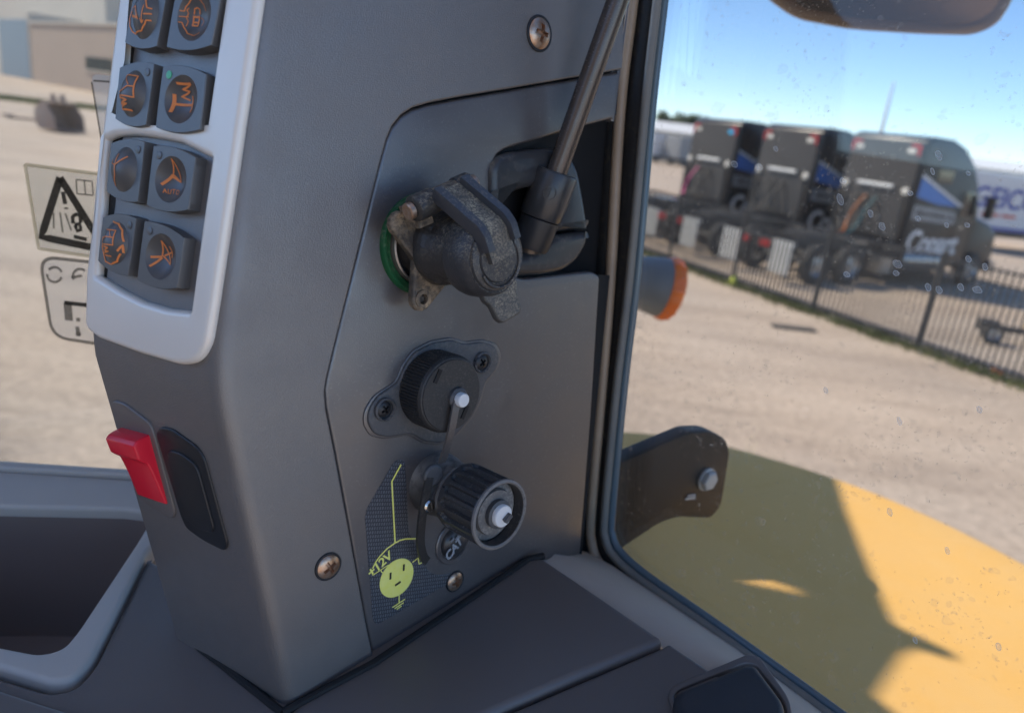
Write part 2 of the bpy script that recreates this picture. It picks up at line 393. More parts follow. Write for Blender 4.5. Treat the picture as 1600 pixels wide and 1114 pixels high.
for y in ys:
    e = E(y); lo, hi = .03, .16
    for _ in range(40):
        m_ = (lo + hi) / 2; a, b, _d = proj(e + wF * m_)
        if a > silx(b): lo = m_
        else: hi = m_
    wd = lo; nloc = (F.n if y < 560 else F2.n if y > 640 else F.n.lerp(F2.n, (y - 560) / 80).normalized())
    s0 = e + S.u * .013; f0 = e + wF * r_f; s1 = e + S.u * r_f
    row = [s0]
    for k in range(9):
        t = k / 8; row.append(s1 * (1 - t) ** 2 + e * 2 * t * (1 - t) + f0 * t * t)
    row.append(e + wF * (r_f + .004))
    for k in range(1, 5): row.append(e + wF * (r_f + .004 + (wd - .012 - r_f) * k / 4))
    l = e + wF * wd; row.append(l - nloc * .004); row.append(l - nloc * .030)
    rows.append(row)
nc = len(rows[0])
for row in rows: sh.v += row
for i in range(len(rows) - 1):
    for j in range(nc - 1): sh.f.append([i * nc + j, (i + 1) * nc + j, (i + 1) * nc + j + 1, i * nc + j + 1])
# flat of the side, outside the inset panel, with a rolled-in lip
ip = [S.pt(x, y) for x, y in inset_px]
o = len(sh.v); n_ip = len(ip)
def in2(k, dist, h):
    a, b = ip[max(k - 1, 0)], ip[min(k + 1, n_ip - 1)]; t = (b - a).normalized(); q = S.n.cross(t)
    return ip[k] + q * dist + S.n * h
for k in range(n_ip): sh.v.append(ip[k])
for k in range(n_ip): sh.v.append(in2(k, .0007, -.0004))
for k in range(n_ip): sh.v.append(in2(k, .0011, -.0016))
for k in range(n_ip): sh.v.append(in2(k, .0011, -.008))
for l in range(3):
    for k in range(n_ip - 1): sh.f.append([o + l * n_ip + k, o + l * n_ip + k + 1, o + (l + 1) * n_ip + k + 1, o + (l + 1) * n_ip + k])
top = len(sh.v); sh.v.append(S.pt(985, -400)); bot = len(sh.v); sh.v.append(S.pt(590, 1085))
sh.f.append([i * nc for i in range(len(rows))] + [bot] + [o + k for k in range(n_ip - 1, -1, -1)] + [top])
me = sh.mesh('shell', 22)
part('shell', me, m_shell, P, Matrix.Identity(4))

# inset panel with the notch for the strut
pl_l = []
for k in range(n_ip - 1, -1, -1):
    q = in2(k, .0021, -.0022) - S.p; pl_l.append((q.dot(S.u), q.dot(S.v)))
pan = [(957, 186), (905, 199), (790, 233), (772, 246), (768, 300), (775, 400), (805, 437), (925, 424), (938, 432), (925, 640), (907, 866), (830, 880)]
pan_l = rpoly(S.locs(pan, -.0022), [.002, .006, .01, .006, .004, .006, .01, .004, .003, .01, .002, .004])
part('side_panel', plate(pl_l + pan_l, -.008, -.0022, .0019, res=4), m_panel, P, S.M())
part('panel_backing', plate(S.locs([(590, 120), (968, 80), (960, 180), (760, 250), (760, 420), (950, 430), (905, 880), (590, 1060), (490, 620)], -.01), -.0105, -.0085), m_cavity, P, S.M())
part('pocket_backing', plate(S.locs([(745, 150), (985, 90), (935, 880), (750, 900)], -.03), -.034, -.030), m_cavity, P, S.M())

# --- button bezel with two windows
def Fl(pts, h): return F.locs(pts, h)
HB = .0035
bez = [(225, -400), (184, 0), (157, 215), (133, 430), (131, 512), (150, 528), (215, 552), (280, 571), (306, 566), (322, 540), (333, 470), (362, 270), (401, 0), (452, -400)]
win1 = [(243, -400), (196, 0), (189, 95), (167, 184), (195, 198), (232, 207), (290, 211), (333, 207), (347, 110), (363, 0), (410, -400)]
win2 = [(164, 218), (180, 212), (205, 211), (236, 214), (280, 223), (329, 247), (313, 360), (296, 486), (260, 482), (220, 470), (185, 452), (150, 430)]
rb = [.002, .0, .0, .002, .004, .002, .003, .012, .012, .006, .0, 0, 0, 0]
part('button_bezel', plate(rpoly(Fl(bez, HB), rb), -.002, HB, .0030, [rpoly(Fl(win1, HB), .0006), rpoly(Fl(win2, HB), .0006)], res=5), m_bezel, P, F.M())
part('button_well', plate(Fl([(240, -400), (200, 0), (170, 215), (146, 430), (142, 500), (310, 550), (440, -400)], 0), -.0016, -.0006), m_blackdust, P, F.M())

HBT = .0058
btn = {  # face corners TL, TR, BR, BL measured off the photograph
 (0, 0): [(213, -28), (263, -26), (245, 73), (195, 67)], (0, 1): [(278, -28), (347, -20), (330, 71), (260, 74)],
 (1, 0): [(187, 106), (241, 100), (228, 196), (180, 186)], (1, 1): [(255, 103), (322, 116), (312, 203), (243, 199)],
 (2, 0): [(174, 224), (226, 222), (215, 316), (166, 299)], (2, 1): [(240, 228), (305, 246), (294, 328), (229, 321)],
 (3, 0): [(161, 339), (213, 341), (200, 431), (153, 408)], (3, 1): [(226, 345), (288, 372), (277, 450), (214, 438)]}
A_ = lambda pts: [(160 + x / 6.96, y / 6.96) for x, y in pts]
B_ = lambda pts: [(150 + x / 4.126, 200 + y / 4.126) for x, y in pts]
C_ = lambda pts: [(100 + x / 3.9775, y / 3.9775) for x, y in pts]
icons = {
 (0, 0): [(A_([(460, -60), (480, 10), (490, 90), (550, 105)]), .9), (A_([(450, 155), (545, 160)]), .9), (A_([(540, 232), (480, 226), (465, 270), (430, 340), (370, 378), (330, 350), (303, 290), (303, 200), (330, 120)]), .9), (A_([(370, 70), (335, 200)]), .9), (A_([(370, 70), (388, 215)]), 1.0), (A_([(345, 190), (385, 195)]), 1.6), (A_([(458, 60), (432, 258)]), .6), (A_([(410, 200), (432, 258), (450, 220)]), .6)],
 (0, 1): [(A_([(845, 120), (895, 130), (915, 80), (975, -10), (1050, -14), (1110, 60), (1130, 130)]), .6), (A_([(840, 185), (945, 190)]), .6), (A_([(830, 245), (870, 250), (890, 300), (930, 370), (1000, 395), (1060, 360)]), .6), (A_([(950, 95), (925, 120), (945, 150), (920, 200), (940, 240), (915, 295)]), .5), (A_([(985, 285), (1042, 290)]), 1.2), (A_([(990, 250), (1050, 255)]), 1.2), (A_([(1000, 180), (985, 290)]), 1.0), (A_([(1062, 180), (1042, 295)]), 1.0), (A_([(1000, 190), (1062, 195)]), 1.3), (A_([(1005, 165), (1010, 105), (1040, 92), (1066, 110), (1066, 165)]), .8), (A_([(1085, 200), (1110, 240), (1085, 290)]), .5)],
 (1, 0): [(C_([(395, 472), (465, 478), (437, 608), (352, 604), (366, 560), (395, 535), (440, 540)]), 1.0), (C_([(398, 472), (402, 525)]), .7), (C_([(352, 604), (392, 622), (362, 650), (394, 645), (368, 684), (430, 690)]), 1.2)],
 (1, 1): [(C_([(702, 520), (792, 524)]), 1.5), (C_([(792, 524), (740, 560), (788, 572), (735, 605), (790, 628)]), 1.2), (C_([(690, 588), (664, 700)]), 2.2), (C_([(682, 648), (800, 656)]), 1.8), (C_([(803, 600), (786, 702)]), 1.3)],
 (2, 0): [(B_([(133, 378), (124, 300), (124, 236), (152, 168)]), 1.1), (B_([(124, 240), (210, 186)]), 1.1), (B_([(110, 210), (124, 240)]), .8)],
 (2, 1): [(B_([(490, 200), (552, 355), (502, 302), (490, 200)]), 1.0), (B_([(502, 306), (425, 366)]), 2.0), (B_([(500, 318), (548, 350)]), 1.4), (B_([(436, 420), (446, 392), (458, 422)]), .6), (B_([(442, 408), (454, 410)]), .6), (B_([(470, 396), (468, 424), (484, 426), (488, 398)]), .6), (B_([(494, 398), (518, 400)]), .6), (B_([(506, 400), (502, 428)]), .6), (B_([(524, 404), (520, 428), (534, 430), (540, 406), (524, 404)]), .6)],
 (3, 0): [(B_([(112, 604), (150, 620), (174, 660), (183, 735)]), 1.1), (B_([(140, 796), (178, 756), (182, 808)]), 1.3), (B_([(163, 812), (140, 862), (100, 880), (64, 860), (44, 770), (50, 700)]), 1.1), (B_([(76, 655), (132, 662), (112, 756), (52, 750), (64, 700), (120, 708)]), .9), (B_([(92, 657), (96, 700)]), .6), (B_([(52, 752), (80, 772), (60, 792), (84, 795), (62, 818), (102, 828)]), 1.0)],
 (3, 1): [(B_([(425, 728), (482, 884), (432, 822), (425, 728)]), 1.1), (B_([(432, 832), (356, 832)]), 1.7), (B_([(432, 836), (348, 892)]), 1.7), (B_([(476, 765), (496, 800), (446, 824)]), 1.3), (B_([(496, 800), (492, 840)]), 1.2)]}
lab_b = {(0, 0): 'raised dome with a letter A and axle symbol', (0, 1): 'hollow dish with a padlock symbol', (1, 0): 'raised dome with a bucket symbol', (1, 1): 'hollow dish with a work tool symbol and green lamp',
         (2, 0): 'raised dome with a forked line symbol', (2, 1): 'hollow dish with a lever symbol and AUTO', (3, 0): 'raised dome with a bucket inside a turning arrow', (3, 1): 'hollow dish with a crossed lever symbol'}
for key, cor in btn.items():
    c2 = [V(F.loc(x, y, HBT)) for x, y in cor]; ctr = sum(c2, V((0, 0))) / 4
    out = []
    for i in range(4):
        a, b = c2[i], c2[(i + 1) % 4]; d = b - a; nn = V((d.y, -d.x)).normalized(); 
        if nn.dot((a + b) / 2 - ctr) < 0: nn = -nn
        bul = {0: .0016, 2: .0018, 1: .0002, 3: .0002}[i] if (key[0] % 2, i) in ((0, 0), (1, 2), (0, 2), (1, 0)) or i in (1, 3) else 0
        for k in range(12): t = k / 12; out.append(a.lerp(b, t) + nn * bul * 4 * t * (1 - t))
    convex = key[1] == 0
    ax = ((c2[1] - c2[0]) + (c2[2] - c2[3])).normalized(); ay = V((-ax.y, ax.x))
    rx = ((c2[1] - c2[0]).length + (c2[2] - c2[3]).length) / 4 * .74; ry = ((c2[0] - c2[3]).length + (c2[1] - c2[2]).length) / 4 * .83
    amp = .0046 if convex else -.0052
    def hf(x, y, ctr=ctr, ax=ax, ay=ay, rx=rx, ry=ry, amp=amp):
        d = V((x, y)) - ctr; q = (d.dot(ax) / rx) ** 2 + (d.dot(ay) / ry) ** 2
        return HBT + (amp * (1 - q) if q < 1 else 0)
    b = MB(); nA = len(out); ring = []
    # rings: centre to ellipse, then to outline, then down the sides
    angs = [math.atan2((p - ctr).dot(ay) / ry, (p - ctr).dot(ax) / rx) for p in out]
    for k in range(1, 9):
        q = k / 8
        for a in angs:
            p = ctr + ax * (rx * q * math.cos(a)) + ay * (ry * q * math.sin(a)); b.v.append(V((p.x, p.y, HBT + amp * (1 - q * q))))
    for scl, h in ((.985, HBT), (1.0, HBT - .0005), (1.015, HBT - .0115)):
        for p in out: q = ctr + (p - ctr) * scl; b.v.append(V((q.x, q.y, h)))
    nr = 11; ci = len(b.v); b.v.append(V((ctr.x, ctr.y, HBT + amp)))
    for i in range(nA): b.f.append([ci, i, (i + 1) % nA])
    for k in range(nr - 1):
        for i in range(nA): j = (i + 1) % nA; b.f.append([k * nA + i, k * nA + j, (k + 1) * nA + j, (k + 1) * nA + i])
    bo = part('push_button', b.mesh('push_button', 22), m_button, P, F.M(), lab_b[key])
    ic = MB()
    def onto(px, py):
        h = HBT
        for _ in range(12): q = F.loc(px, py, h); h = .5 * h + .5 * hf(*q)
        return F.loc(px, py, h)
    for pts, wd in icons[key]: ic.stroke([onto(*q) for q in pts], wd * .00062, lambda x, y: hf(x, y) + .00028)
    part('icon', ic.mesh('icon', 0), m_orange, bo, F.M())
    u = .17 if not convex else .84; dp = c2[0].lerp(c2[1], u).lerp(c2[3].lerp(c2[2], u), .13)
    dt = MB(); dt.lathe([(.0017, HBT - .0002), (.0017, HBT + .0003), (.0014, HBT + .0004)], 20); 
    part('indicator_lamp', dt, m_greendot if key == (1, 1) else m_button, bo, F.M() @ Matrix.Translation((dp.x, dp.y, 0)))

# --- switches on the lower front
trim1 = [(171, 634), (176, 626), (192, 630), (232, 660), (240, 680), (273, 803), (268, 812), (232, 792), (214, 776), (206, 756)]
trim2 = [(242, 676), (250, 667), (268, 671), (306, 698), (318, 716), (355, 852), (350, 862), (318, 846), (290, 826), (281, 806)]
in2_ = [(258, 712), (264, 704), (280, 708), (302, 724), (310, 742), (333, 826), (330, 834), (308, 826), (288, 810), (282, 796)]
part('switch_frame', plate(rpoly(F2.locs(trim1, .0012), .003), -.004, .0012, .0010), m_console, P, F2.M())
bp_ = part('blank_switch_plate', plate(rpoly(F2.locs(trim2, .0012), .003), -.004, .0012, .0010), m_black, P, F2.M(), 'black blanking plate where a second switch could sit')
part('blank_insert', plate(rpoly(F2.locs(in2_, .0022), .003), 0, .0022, .0008), m_black, bp_, F2.M())
# red rocker: profile along the switch, nose standing proud at its upper end
r0, r1 = V(F2.loc(212, 676, .001)), V(F2.loc(240, 778, .001)); ax = (r1 - r0).normalized(); Lr = (r1 - r0).length
prof = [(-.001, 0), (-.001, .005), (-.0004, .0080), (.0012, .0100), (.0085, .0094), (.0105, .0078), (.0125, .0058), (.016, .0050), (Lr * .62, .0040), (Lr, .0024), (Lr + .0012, 0)]
wrk = .0205
acr = V((ax.y, -ax.x)); 
if acr.x < 0: acr = -acr
rk = MB(); prof = [tuple(p) for p in prof]
o = plate(rpoly(prof, .0006, 3), -wrk / 2 - .0015, wrk / 2 + .0015, .0009)
Mr = Matrix(((ax.x, 0, acr.x, 0), (ax.y, 0, acr.y, 0), (0, 1, 0, 0), (0, 0, 0, 1)))
Mr = Matrix.Translation((r0.x, r0.y, 0)) @ Mr
o.transform(Mr); o = finish(o, 35)
part('red_rocker_switch', o, m_red, P, F2.M(), 'red rocker switch with a proud upper nose')

# --- screws
def screw(px, py, h, rad, parent, mt, rot=.4, name='screw', dome=.45, cross=True, pl=S, depth=.30):
    b = MB(); n = 64; rg = 16
    for k in range(rg + 1):
        q = k / rg
        for i in range(n):
            a = 2 * PI * i / n; x, y = q * math.cos(a), q * math.sin(a); z = dome * math.sqrt(max(1 - (q * .93) ** 2, 0)) - dome * .30
            c, s_ = math.cos(rot), math.sin(rot); xx, yy = x * c + y * s_, -x * s_ + y * c
            if cross and ((abs(xx) < .13 and abs(yy) < .55) or (abs(yy) < .13 and abs(xx) < .55)): z -= depth
            b.v.append(V((x * rad, y * rad, z * rad)))
    for k in range(rg):
        for i in range(n): j = (i + 1) % n; b.f.append([k * n + i, k * n + j, (k + 1) * n + j, (k + 1) * n + i])
    b2 = MB(); b2.v = b.v; b2.f = b.f
    b2.lathe([(rad, (dome * math.sqrt(1 - .93 ** 2) - dome * .3) * rad), (rad, -.003)], n, False, False)
    return part(name, b2.mesh(name, 50), mt, parent, pl.at(px, py, h))
for px, py, rad, h, rot in ((843, 53, .0082, .0005, 1.45), (513, 885, .0064, .0005, .5), (711, 908, .0058, -.0018, .2)):
    so_ = screw(px, py, h, rad, P, m_rust, rot)
    part('screw_seat', plate(circle(rad * 1.15, 40), -.001, .0005, .0004, [circle(rad * .97, 40)]), m_black, so_, S.at(px, py, h))

# --- 12 V diagram on the panel
HP = -.0022
dz = lambda pts: [(560 + x / 3.978, 700 + y / 3.978) for x, y in pts]
def weave():
    m, t, b = new_mat('woven print field'); N, L = t.nodes, t.links; b.inputs['Roughness'].default_value = .5
    tc = N.new('ShaderNodeTexCoord'); mp = N.new('ShaderNodeMapping'); mp.inputs['Rotation'].default_value = (0, 0, .25); L.new(tc.outputs['Object'], mp.inputs[0])
    br = N.new('ShaderNodeTexBrick'); br.inputs['Scale'].default_value = 1; br.inputs['Brick Width'].default_value = .0016; br.inputs['Row Height'].default_value = .0022; br.inputs['Mortar Size'].default_value = .0004; br.inputs['Mortar Smooth'].default_value = .6
    br.inputs['Color1'].default_value = (.10, .105, .12, 1); br.inputs['Color2'].default_value = (.13, .135, .15, 1); br.inputs['Mortar'].default_value = (.03, .033, .042, 1)
    br.offset = .5; L.new(mp.outputs[0], br.inputs['Vector']); L.new(br.outputs['Color'], b.inputs['Base Color'])
    bpn = N.new('ShaderNodeBump'); bpn.inputs['Strength'].default_value = .5; bpn.inputs['Distance'].default_value = .0004; bpn.invert = True
    L.new(br.outputs['Fac'], bpn.inputs['Height']); L.new(bpn.outputs[0], b.inputs['Normal']); return m
fld = dz([(215, 92), (245, 72), (275, 72), (290, 100), (310, 520), (400, 690), (430, 760), (480, 788), (585, 772), (560, 806), (540, 850), (120, 1092), (98, 1085), (88, 1050), (40, 430), (52, 375)])
fo = part('diagram_field', plate(rpoly(S.locs(fld, HP), .0015), HP - .001, HP + .00025, 0), weave(), P, S.M(), 'woven texture field under the yellow 12V diagram')
d = MB(); flat = lambda x, y: HP + .0005; SS = lambda p: S.locs(dz(p), HP)
for pts, wd in (([(262, 100), (205, 205), (208, 270), (225, 590)], 1.0), ([(85, 745), (105, 705), (130, 670), (175, 622), (220, 590), (255, 570), (290, 562), (365, 560)], .9), ([(85, 787), (185, 722)], .6),
                ([(135, 752), (142, 768), (158, 776)], .6), ([(332, 708), (368, 680), (374, 718), (398, 704)], .7), ([(250, 905), (250, 955)], .8), ([(208, 987), (287, 935)], .7), ([(222, 993), (278, 957)], .7), ([(236, 998), (264, 978)], .7)):
    d.stroke(SS(pts), wd * .00095, flat)
part('diagram_line', d.mesh('diagram_line', 0), m_yellowprint, P, S.M())
c0 = S.loc(*dz([(237, 805)])[0], HP)
face_o = part('outlet_symbol', plate(circle(.0112, 48, c0), HP, HP + .0005, .0002), m_yellowprint, P, S.M())
d = MB()
for a, b in (((279, 718), (277, 758)), ((196, 770), (194, 812)), ((224, 850), (258, 826))): d.stroke(SS([a, b]), .0012, lambda x, y: HP + .00075)
part('outlet_slot', d.mesh('outlet_slot', 0), m_black, face_o, S.M())
tm = text_mesh('+12V', .0076, 0, 0, .95, .0002); part('diagram_text', tm, m_yellowprint, P, S.at(*dz([(135, 722)])[0], HP + .0006, R(27)))

# --- round cover with worn logo
cb = MB(); cb.lathe([(.0135, 0), (.0135, .0012), (.0128, .0018), (.0106, .0018), (.0100, .0008), (.0096, .0008)], 56, True, False)
rc = part('round_cover', cb, m_panel, P, S.at(708, 846, HP - .0003), 'round domed cover with a worn white logo')
cd = MB(); cd.lathe([(.0096, .0004)] + [(.0096 * math.cos(a), .0008 + .0042 * math.sin(a)) for a in [R(x) for x in (0, 15, 30, 45, 60, 75, 86)]], 48)
part('dome', cd, m_blackgloss, rc, S.at(708, 846, HP - .0003))
part('logo', text_mesh('CAT', .0075, .0001, .2, .9, .00025), mat('worn white print', (.50, .53, .58), .6, var=(500, .5, (.10, .11, .12))), rc, S.at(709, 858, HP + .0048, R(38)))
fm = MB()
for a, b in (((704, 846), (709, 840)), ((711, 843), (716, 836)), ((717, 838), (722, 833))): fm.stroke(S.locs([a, b], HP + .0045), .0012, lambda x, y: HP + .0049)
part('worn_mark', fm.mesh('worn_mark', 0), mat('faint white print', (.20, .21, .24), .6), rc, S.M())

# ------------------------------------------------------------------ hinged-lid socket with green ring
PR = R(20)
MP = S.at(660, 382, -.0022, PR)
T = thing('lidded_socket', 'dust caked hinged-lid power socket in a green ring', 'power socket', MP)
b = MB(); b.lathe([(.0258, -.001), (.0258, .0022), (.0250, .0032), (.0240, .0032), (.0234, .0026), (.0212, .0022), (.0204, .0010), (.0204, -.001)], 72, False, False)
part('green_ring', b, m_green, T)
b = MB(); b.lathe([(.0204, -.001), (.0204, .0048), (.0196, .0052), (.0190, .0048), (.0190, -.001)], 64, False, False); part('bright_ring', b, m_steeldim, T)
b = MB(); b.lathe([(.0192, .0), (.0192, .002), (.0188, .0022)], 48); part('socket_well', b, m_cavity, T)
# mounting plate with four eared corners, grime on it
ears = []
for a0, rr in ((225, .0275), (315, .0255), (45, .0255), (135, .0265)):
    c = V((rr * math.cos(R(a0)), rr * math.sin(R(a0))))
    for k in range(-3, 4):
        a = R(a0 + k * 28); ears.append((c.x + .0062 * math.cos(a) - .0 , c.y + .0062 * math.sin(a)))
    m_ = R(a0 + 45); ears.append((.0175 * math.cos(m_), .0175 * math.sin(m_)))
hol = [circle(.0026, 16, (.0275 * math.cos(R(225)), .0275 * math.sin(R(225))))]
part('mounting_plate', plate(ears, .0115, .0165, .0014, hol), m_dirty2, T)
b = MB(); b.lathe([(.0046, 0), (.0046, .0010), (.0026, .0010), (.0026, -.001)], 20, False, False)
eb = part('ear_bush', b, m_dirty2, T, MP @ Matrix.Translation((.0275 * math.cos(R(225)), .0275 * math.sin(R(225)), .0163)))
b = MB(); b.lathe([(.0024, 0), (.0024, .0012), (.0018, .0018)], 6); part('nut', b, m_dirty, eb, MP @ Matrix.Translation((.0275 * math.cos(R(225)), .0275 * math.sin(R(225)), .0135)))
def lump(k, r, h, a, i): return r * (1 + .012 * math.sin(3 * a + k) + .01 * math.sin(7 * a + 2 * k))
b = MB(); b.lathe([(.0168, .002), (.0168, .013), (.0185, .0165), (.0182, .0230), (.0166, .0250), (.0166, .0400)], 56, mod=lump); part('barrel', b, m_dirty, T)
# lid: collar, domed face with a step
lid = MB(); lid.lathe([(.0172, .0335), (.0190, .0345), (.0196, .0380), (.0194, .0440), (.0184, .0480), (.0164, .0505), (.0156, .0500), (.0150, .0512), (.0120, .0520), (.0114, .0514), (.0108, .0524), (.004, .0530)], 64)
lo = part('lid', lid, m_lidgrey, T, MP @ Matrix.Translation((.0010, -.0020, .0040)))
# tab at the foot of the lid
tabp = [(-.0105, -.0125), (-.0108, -.0185), (-.0085, -.0215), (-.0080, -.0290), (-.0060, -.0318), (.0060, -.0318), (.0080, -.0290), (.0085, -.0215), (.0108, -.0185), (.0105, -.0125)]
tm = plate(rpoly(tabp, .0015, 4), -.0024, .0024, .0012)
tm.transform(Matrix.Translation((0, 0, .0455)) @ Matrix.Translation((0, -.015, 0)) @ Matrix.Rotation(R(-14), 4, 'X') @ Matrix.Translation((0, .015, 0)))
part('tab', tm, m_spine, lo)
# spine: a broad rib that climbs from the hinge over the shoulder of the lid, between two raised edges
path = resample([V(p) for p in [(0, .0315, .0285), (0, .0160, .0512), (0, .0130, .0532), (0, .0000, .0545)]], .0022)
def strap_mesh(xc, hw, th, path, taper=1.0):
    m = MB(); n = len(path)
    for k, p in enumerate(path):
        t = (path[min(k + 1, n - 1)] - path[max(k - 1, 0)]).normalized(); q = V((1, 0, 0)); nn = q.cross(t) * -1
        if nn.z < 0: nn = -nn
        h_ = hw * (1 + (taper - 1) * k / (n - 1))
        for sx, sz in ((-1, -.002), (-1, th * .75), (-.82, th), (.82, th), (1, th * .75), (1, -.002)): m.v.append(p + q * (xc + sx * h_) + nn * sz)
    for k in range(n - 1):
        for i in range(6): j = (i + 1) % 6; m.f.append([k * 6 + i, k * 6 + j, (k + 1) * 6 + j, (k + 1) * 6 + i])
    m.f += [list(range(5, -1, -1)), list(range((n - 1) * 6, n * 6))]; return m
part('spine', strap_mesh(0, .0092, .0016, path, .78), m_spine, lo)
for sx in (-1, 1): part('spine_edge', strap_mesh(sx * .0082, .0027, .0048, path[:-3], .8), m_edgebar, lo)
# ring cord lying round the lid centre
rg = [(.0118 * math.cos(a), -.002 + .0118 * math.sin(a), .0523) for a in [R(x) for x in range(190, 400, 10)]]
b = MB(); b.tube(rg, .0007, 8); part('lid_bead', b, m_lidgrey, lo)
# hinge barrel with its pin and knuckles
hy, hz = .0262, .0270
MX = Matrix(((0, 0, 1, 0), (0, 1, 0, hy), (-1, 0, 0, hz), (0, 0, 0, 1)))
b = MB(); b.lathe([(.0052, -.0180), (.0062, -.0172), (.0062, -.0065), (.0056, -.0060)], 24, M=MX); b.lathe([(.0056, .0080), (.0062, .0086), (.0062, .0165), (.0052, .0172)], 24, M=MX)
ho = part('hinge_knuckle', b, m_dirty, T)
b = MB(); b.lathe([(.0050, -.0088), (.0054, -.0080), (.0054, .0080), (.0050, .0088)], 24, M=MX); part('hinge_roll', b, m_dirty2, T)
b = MB(); b.lathe([(.0034, -.0215), (.0040, -.0210), (.0040, -.0188), (.0030, -.0182), (.0024, -.017), (.0024, .016), (.003, .017), (.004, .0178), (.004, .0205), (.0033, .0212)], 20, M=MX); part('hinge_pin', b, m_rust, ho)
b = MB(); b.box((-.0125, .0215, .0205), (.0085, .010, .012)); b.box((.0125, .0215, .0205), (.0085, .010, .012)); bb = b.mesh('hinge_post'); part('hinge_post', bb, m_dirty2, T)

# ------------------------------------------------------------------ screw-capped port with tether
MD = S.at(669, 604, -.0022)
T = thing('capped_diagnostic_port', 'black ribbed screw cap on a two-lug flange with a white rivet', 'diagnostic port', MD)
flp = [(574, 660), (576, 640), (590, 618), (622, 597), (632, 572), (648, 550), (675, 536), (706, 531), (726, 538), (752, 534), (772, 540), (780, 556), (776, 576), (757, 598), (750, 625), (738, 650), (712, 680), (688, 692), (664, 690), (642, 677), (604, 683), (584, 678)]
lf = S.locs(flp, -.0005); q0 = S.loc(669, 604, -.0022)
lf = [(a - q0[0], c - q0[1]) for a, c in lf]
part('flange_rim', plate(rpoly([(a * 1.05, c * 1.05) for a, c in lf], .003), -.001, .0010, .0006), m_panel, T)
part('flange', plate(rpoly(lf, .003), 0, .0026, .0012), m_flange, T)
for px, py in ((600, 639), (752, 566)):
    b = MB(); b.lathe([(.0062, 0), (.0062, .0020), (.0054, .0026), (.0046, .0016), (.0046, .0010)], 32, True, False); part('lug_boss', b, m_flange, T, S.at(px, py, .0002))
    screw(px, py, .0022, .0043, T, m_black, .6, 'lug_screw', .5, True, S, .4)
NK = 76
def knurl(k, r, h, a, i): return r * (1.0 if (k in (0, 5)) else (1.022 if i % 4 < 2 else .975))
b = MB(); b.lathe([(.0205, .0026), (.0206, .0034), (.0206, .0165), (.0204, .0182), (.0196, .0196), (.0190, .0199)], NK * 4, mod=lambda k, r, h, a, i: r * ((1.018 if i % 4 < 2 else .972) if k in (1, 2) else 1.0)); cap = part('ribbed_cap', b.mesh('ribbed_cap', 25), m_rubber, T)
cfx = MB(); cfx.lathe([(.0190, .0196), (.0186, .0205), (.002, .0206)], 64); part('cap_face', cfx, m_rubber, T)
for px, py in ((684, 588), (726, 644)):
    b = MB(); b.box((0, 0, 0), (.0022, .0075, .0008)); part('cap_slot', b, m_cavity, T, S.at(px, py, .0186, R(-28)))
MRv = S.at(714, 622, .0184)
b = MB(); b.lathe([(.0058, 0), (.0058, .0016), (.0050, .0024), (.0042, .0024)], 32); part('washer', b, m_flange, T, MRv)
b = MB(); b.lathe([(.0038, .002), (.0038, .0052), (.0034, .0058), (.002, .0060)], 32); part('rivet', b, m_white, T, MRv)
def strap(pts, hw, th):
    pth = catmull([S.pt(x, y, h) for x, y, h in pts], 6); m = MB(); n = len(pth)
    for k, p in enumerate(pth):
        t = (pth[min(k + 1, n - 1)] - pth[max(k - 1, 0)]).normalized(); q = t.cross(S.n).normalized(); nn = q.cross(t).normalized()
        for a, c in ((-1, -1), (-1, 1), (1, 1), (1, -1)): m.v.append(p + q * a * hw + nn * c * th)
    for k in range(n - 1):
        for i in range(4): j = (i + 1) % 4; m.f.append([k * 4 + i, k * 4 + j, (k + 1) * 4 + j, (k + 1) * 4 + i])
    m.f += [[3, 2, 1, 0], [n * 4 - 4, n * 4 - 3, n * 4 - 2, n * 4 - 1]]; return m
part('tether_strap', strap([(713, 626, .0205), (710, 645, .0215), (705, 672, .021), (698, 700, .018), (690, 722, .0145)], .0022, .0007), m_panel, T, Matrix.Identity(4))

# ------------------------------------------------------------------ fluted port below
MN = S.at(680, 753, -.0022); MNS = MN @ Matrix.Diagonal((1.08, 1.08, .95, 1))
T = thing('fluted_capped_port', 'black fluted twist cap with a white centre plug and hanging strap', 'capped port', MN)
b = MB(); b.lathe([(.0165, 0), (.0162, .0060), (.0150, .0100), (.0148, .0230), (.0155, .0250), (.0155, .0270)], 56); part('neck', b, m_neck, T, MNS)
b = MB(); b.lathe([(.0162, .0235), (.0160, .0262), (.0156, .0275)], 56, False, False); part('neck_collar', b, m_neck, T, MNS)
NF = 16
def flute(k, r, h, a, i):
    ph = (a * NF / (2 * PI)) % 1.0; q = abs(ph - .5) * 2   # 0 at flute centre, 1 on the land
    hh = max(0.0, min(1.0, (h - .0292) / .003)); w_ = .62 * math.sqrt(max(0, min(1, hh)))
    return r - (.0019 if q < w_ else (.0009 if q < w_ + .09 else 0)) * (1 if k > 1 and k < 12 else 0)
prf = [(.0165, .0260), (.0172, .0268), (.0173, .0280), (.0173, .0292), (.0173, .0298), (.0173, .0304), (.0173, .0312), (.0173, .0322), (.0173, .036), (.0172, .042), (.0172, .048), (.0172, .0535), (.0172, .0550), (.0168, .0565), (.0158, .0570), (.0152, .0562), (.0150, .0500)]
b = MB(); b.lathe(prf, NF * 16, False, False, mod=flute); ko = part('fluted_cap', b.mesh('fluted_cap', 30), m_flute, T, MNS)
b = MB(); b.lathe([(.0172, .0556), (.0171, .0568), (.0160, .0574), (.0153, .0566)], 64, False, False); part('worn_rim', b, m_chalk, ko, MNS)
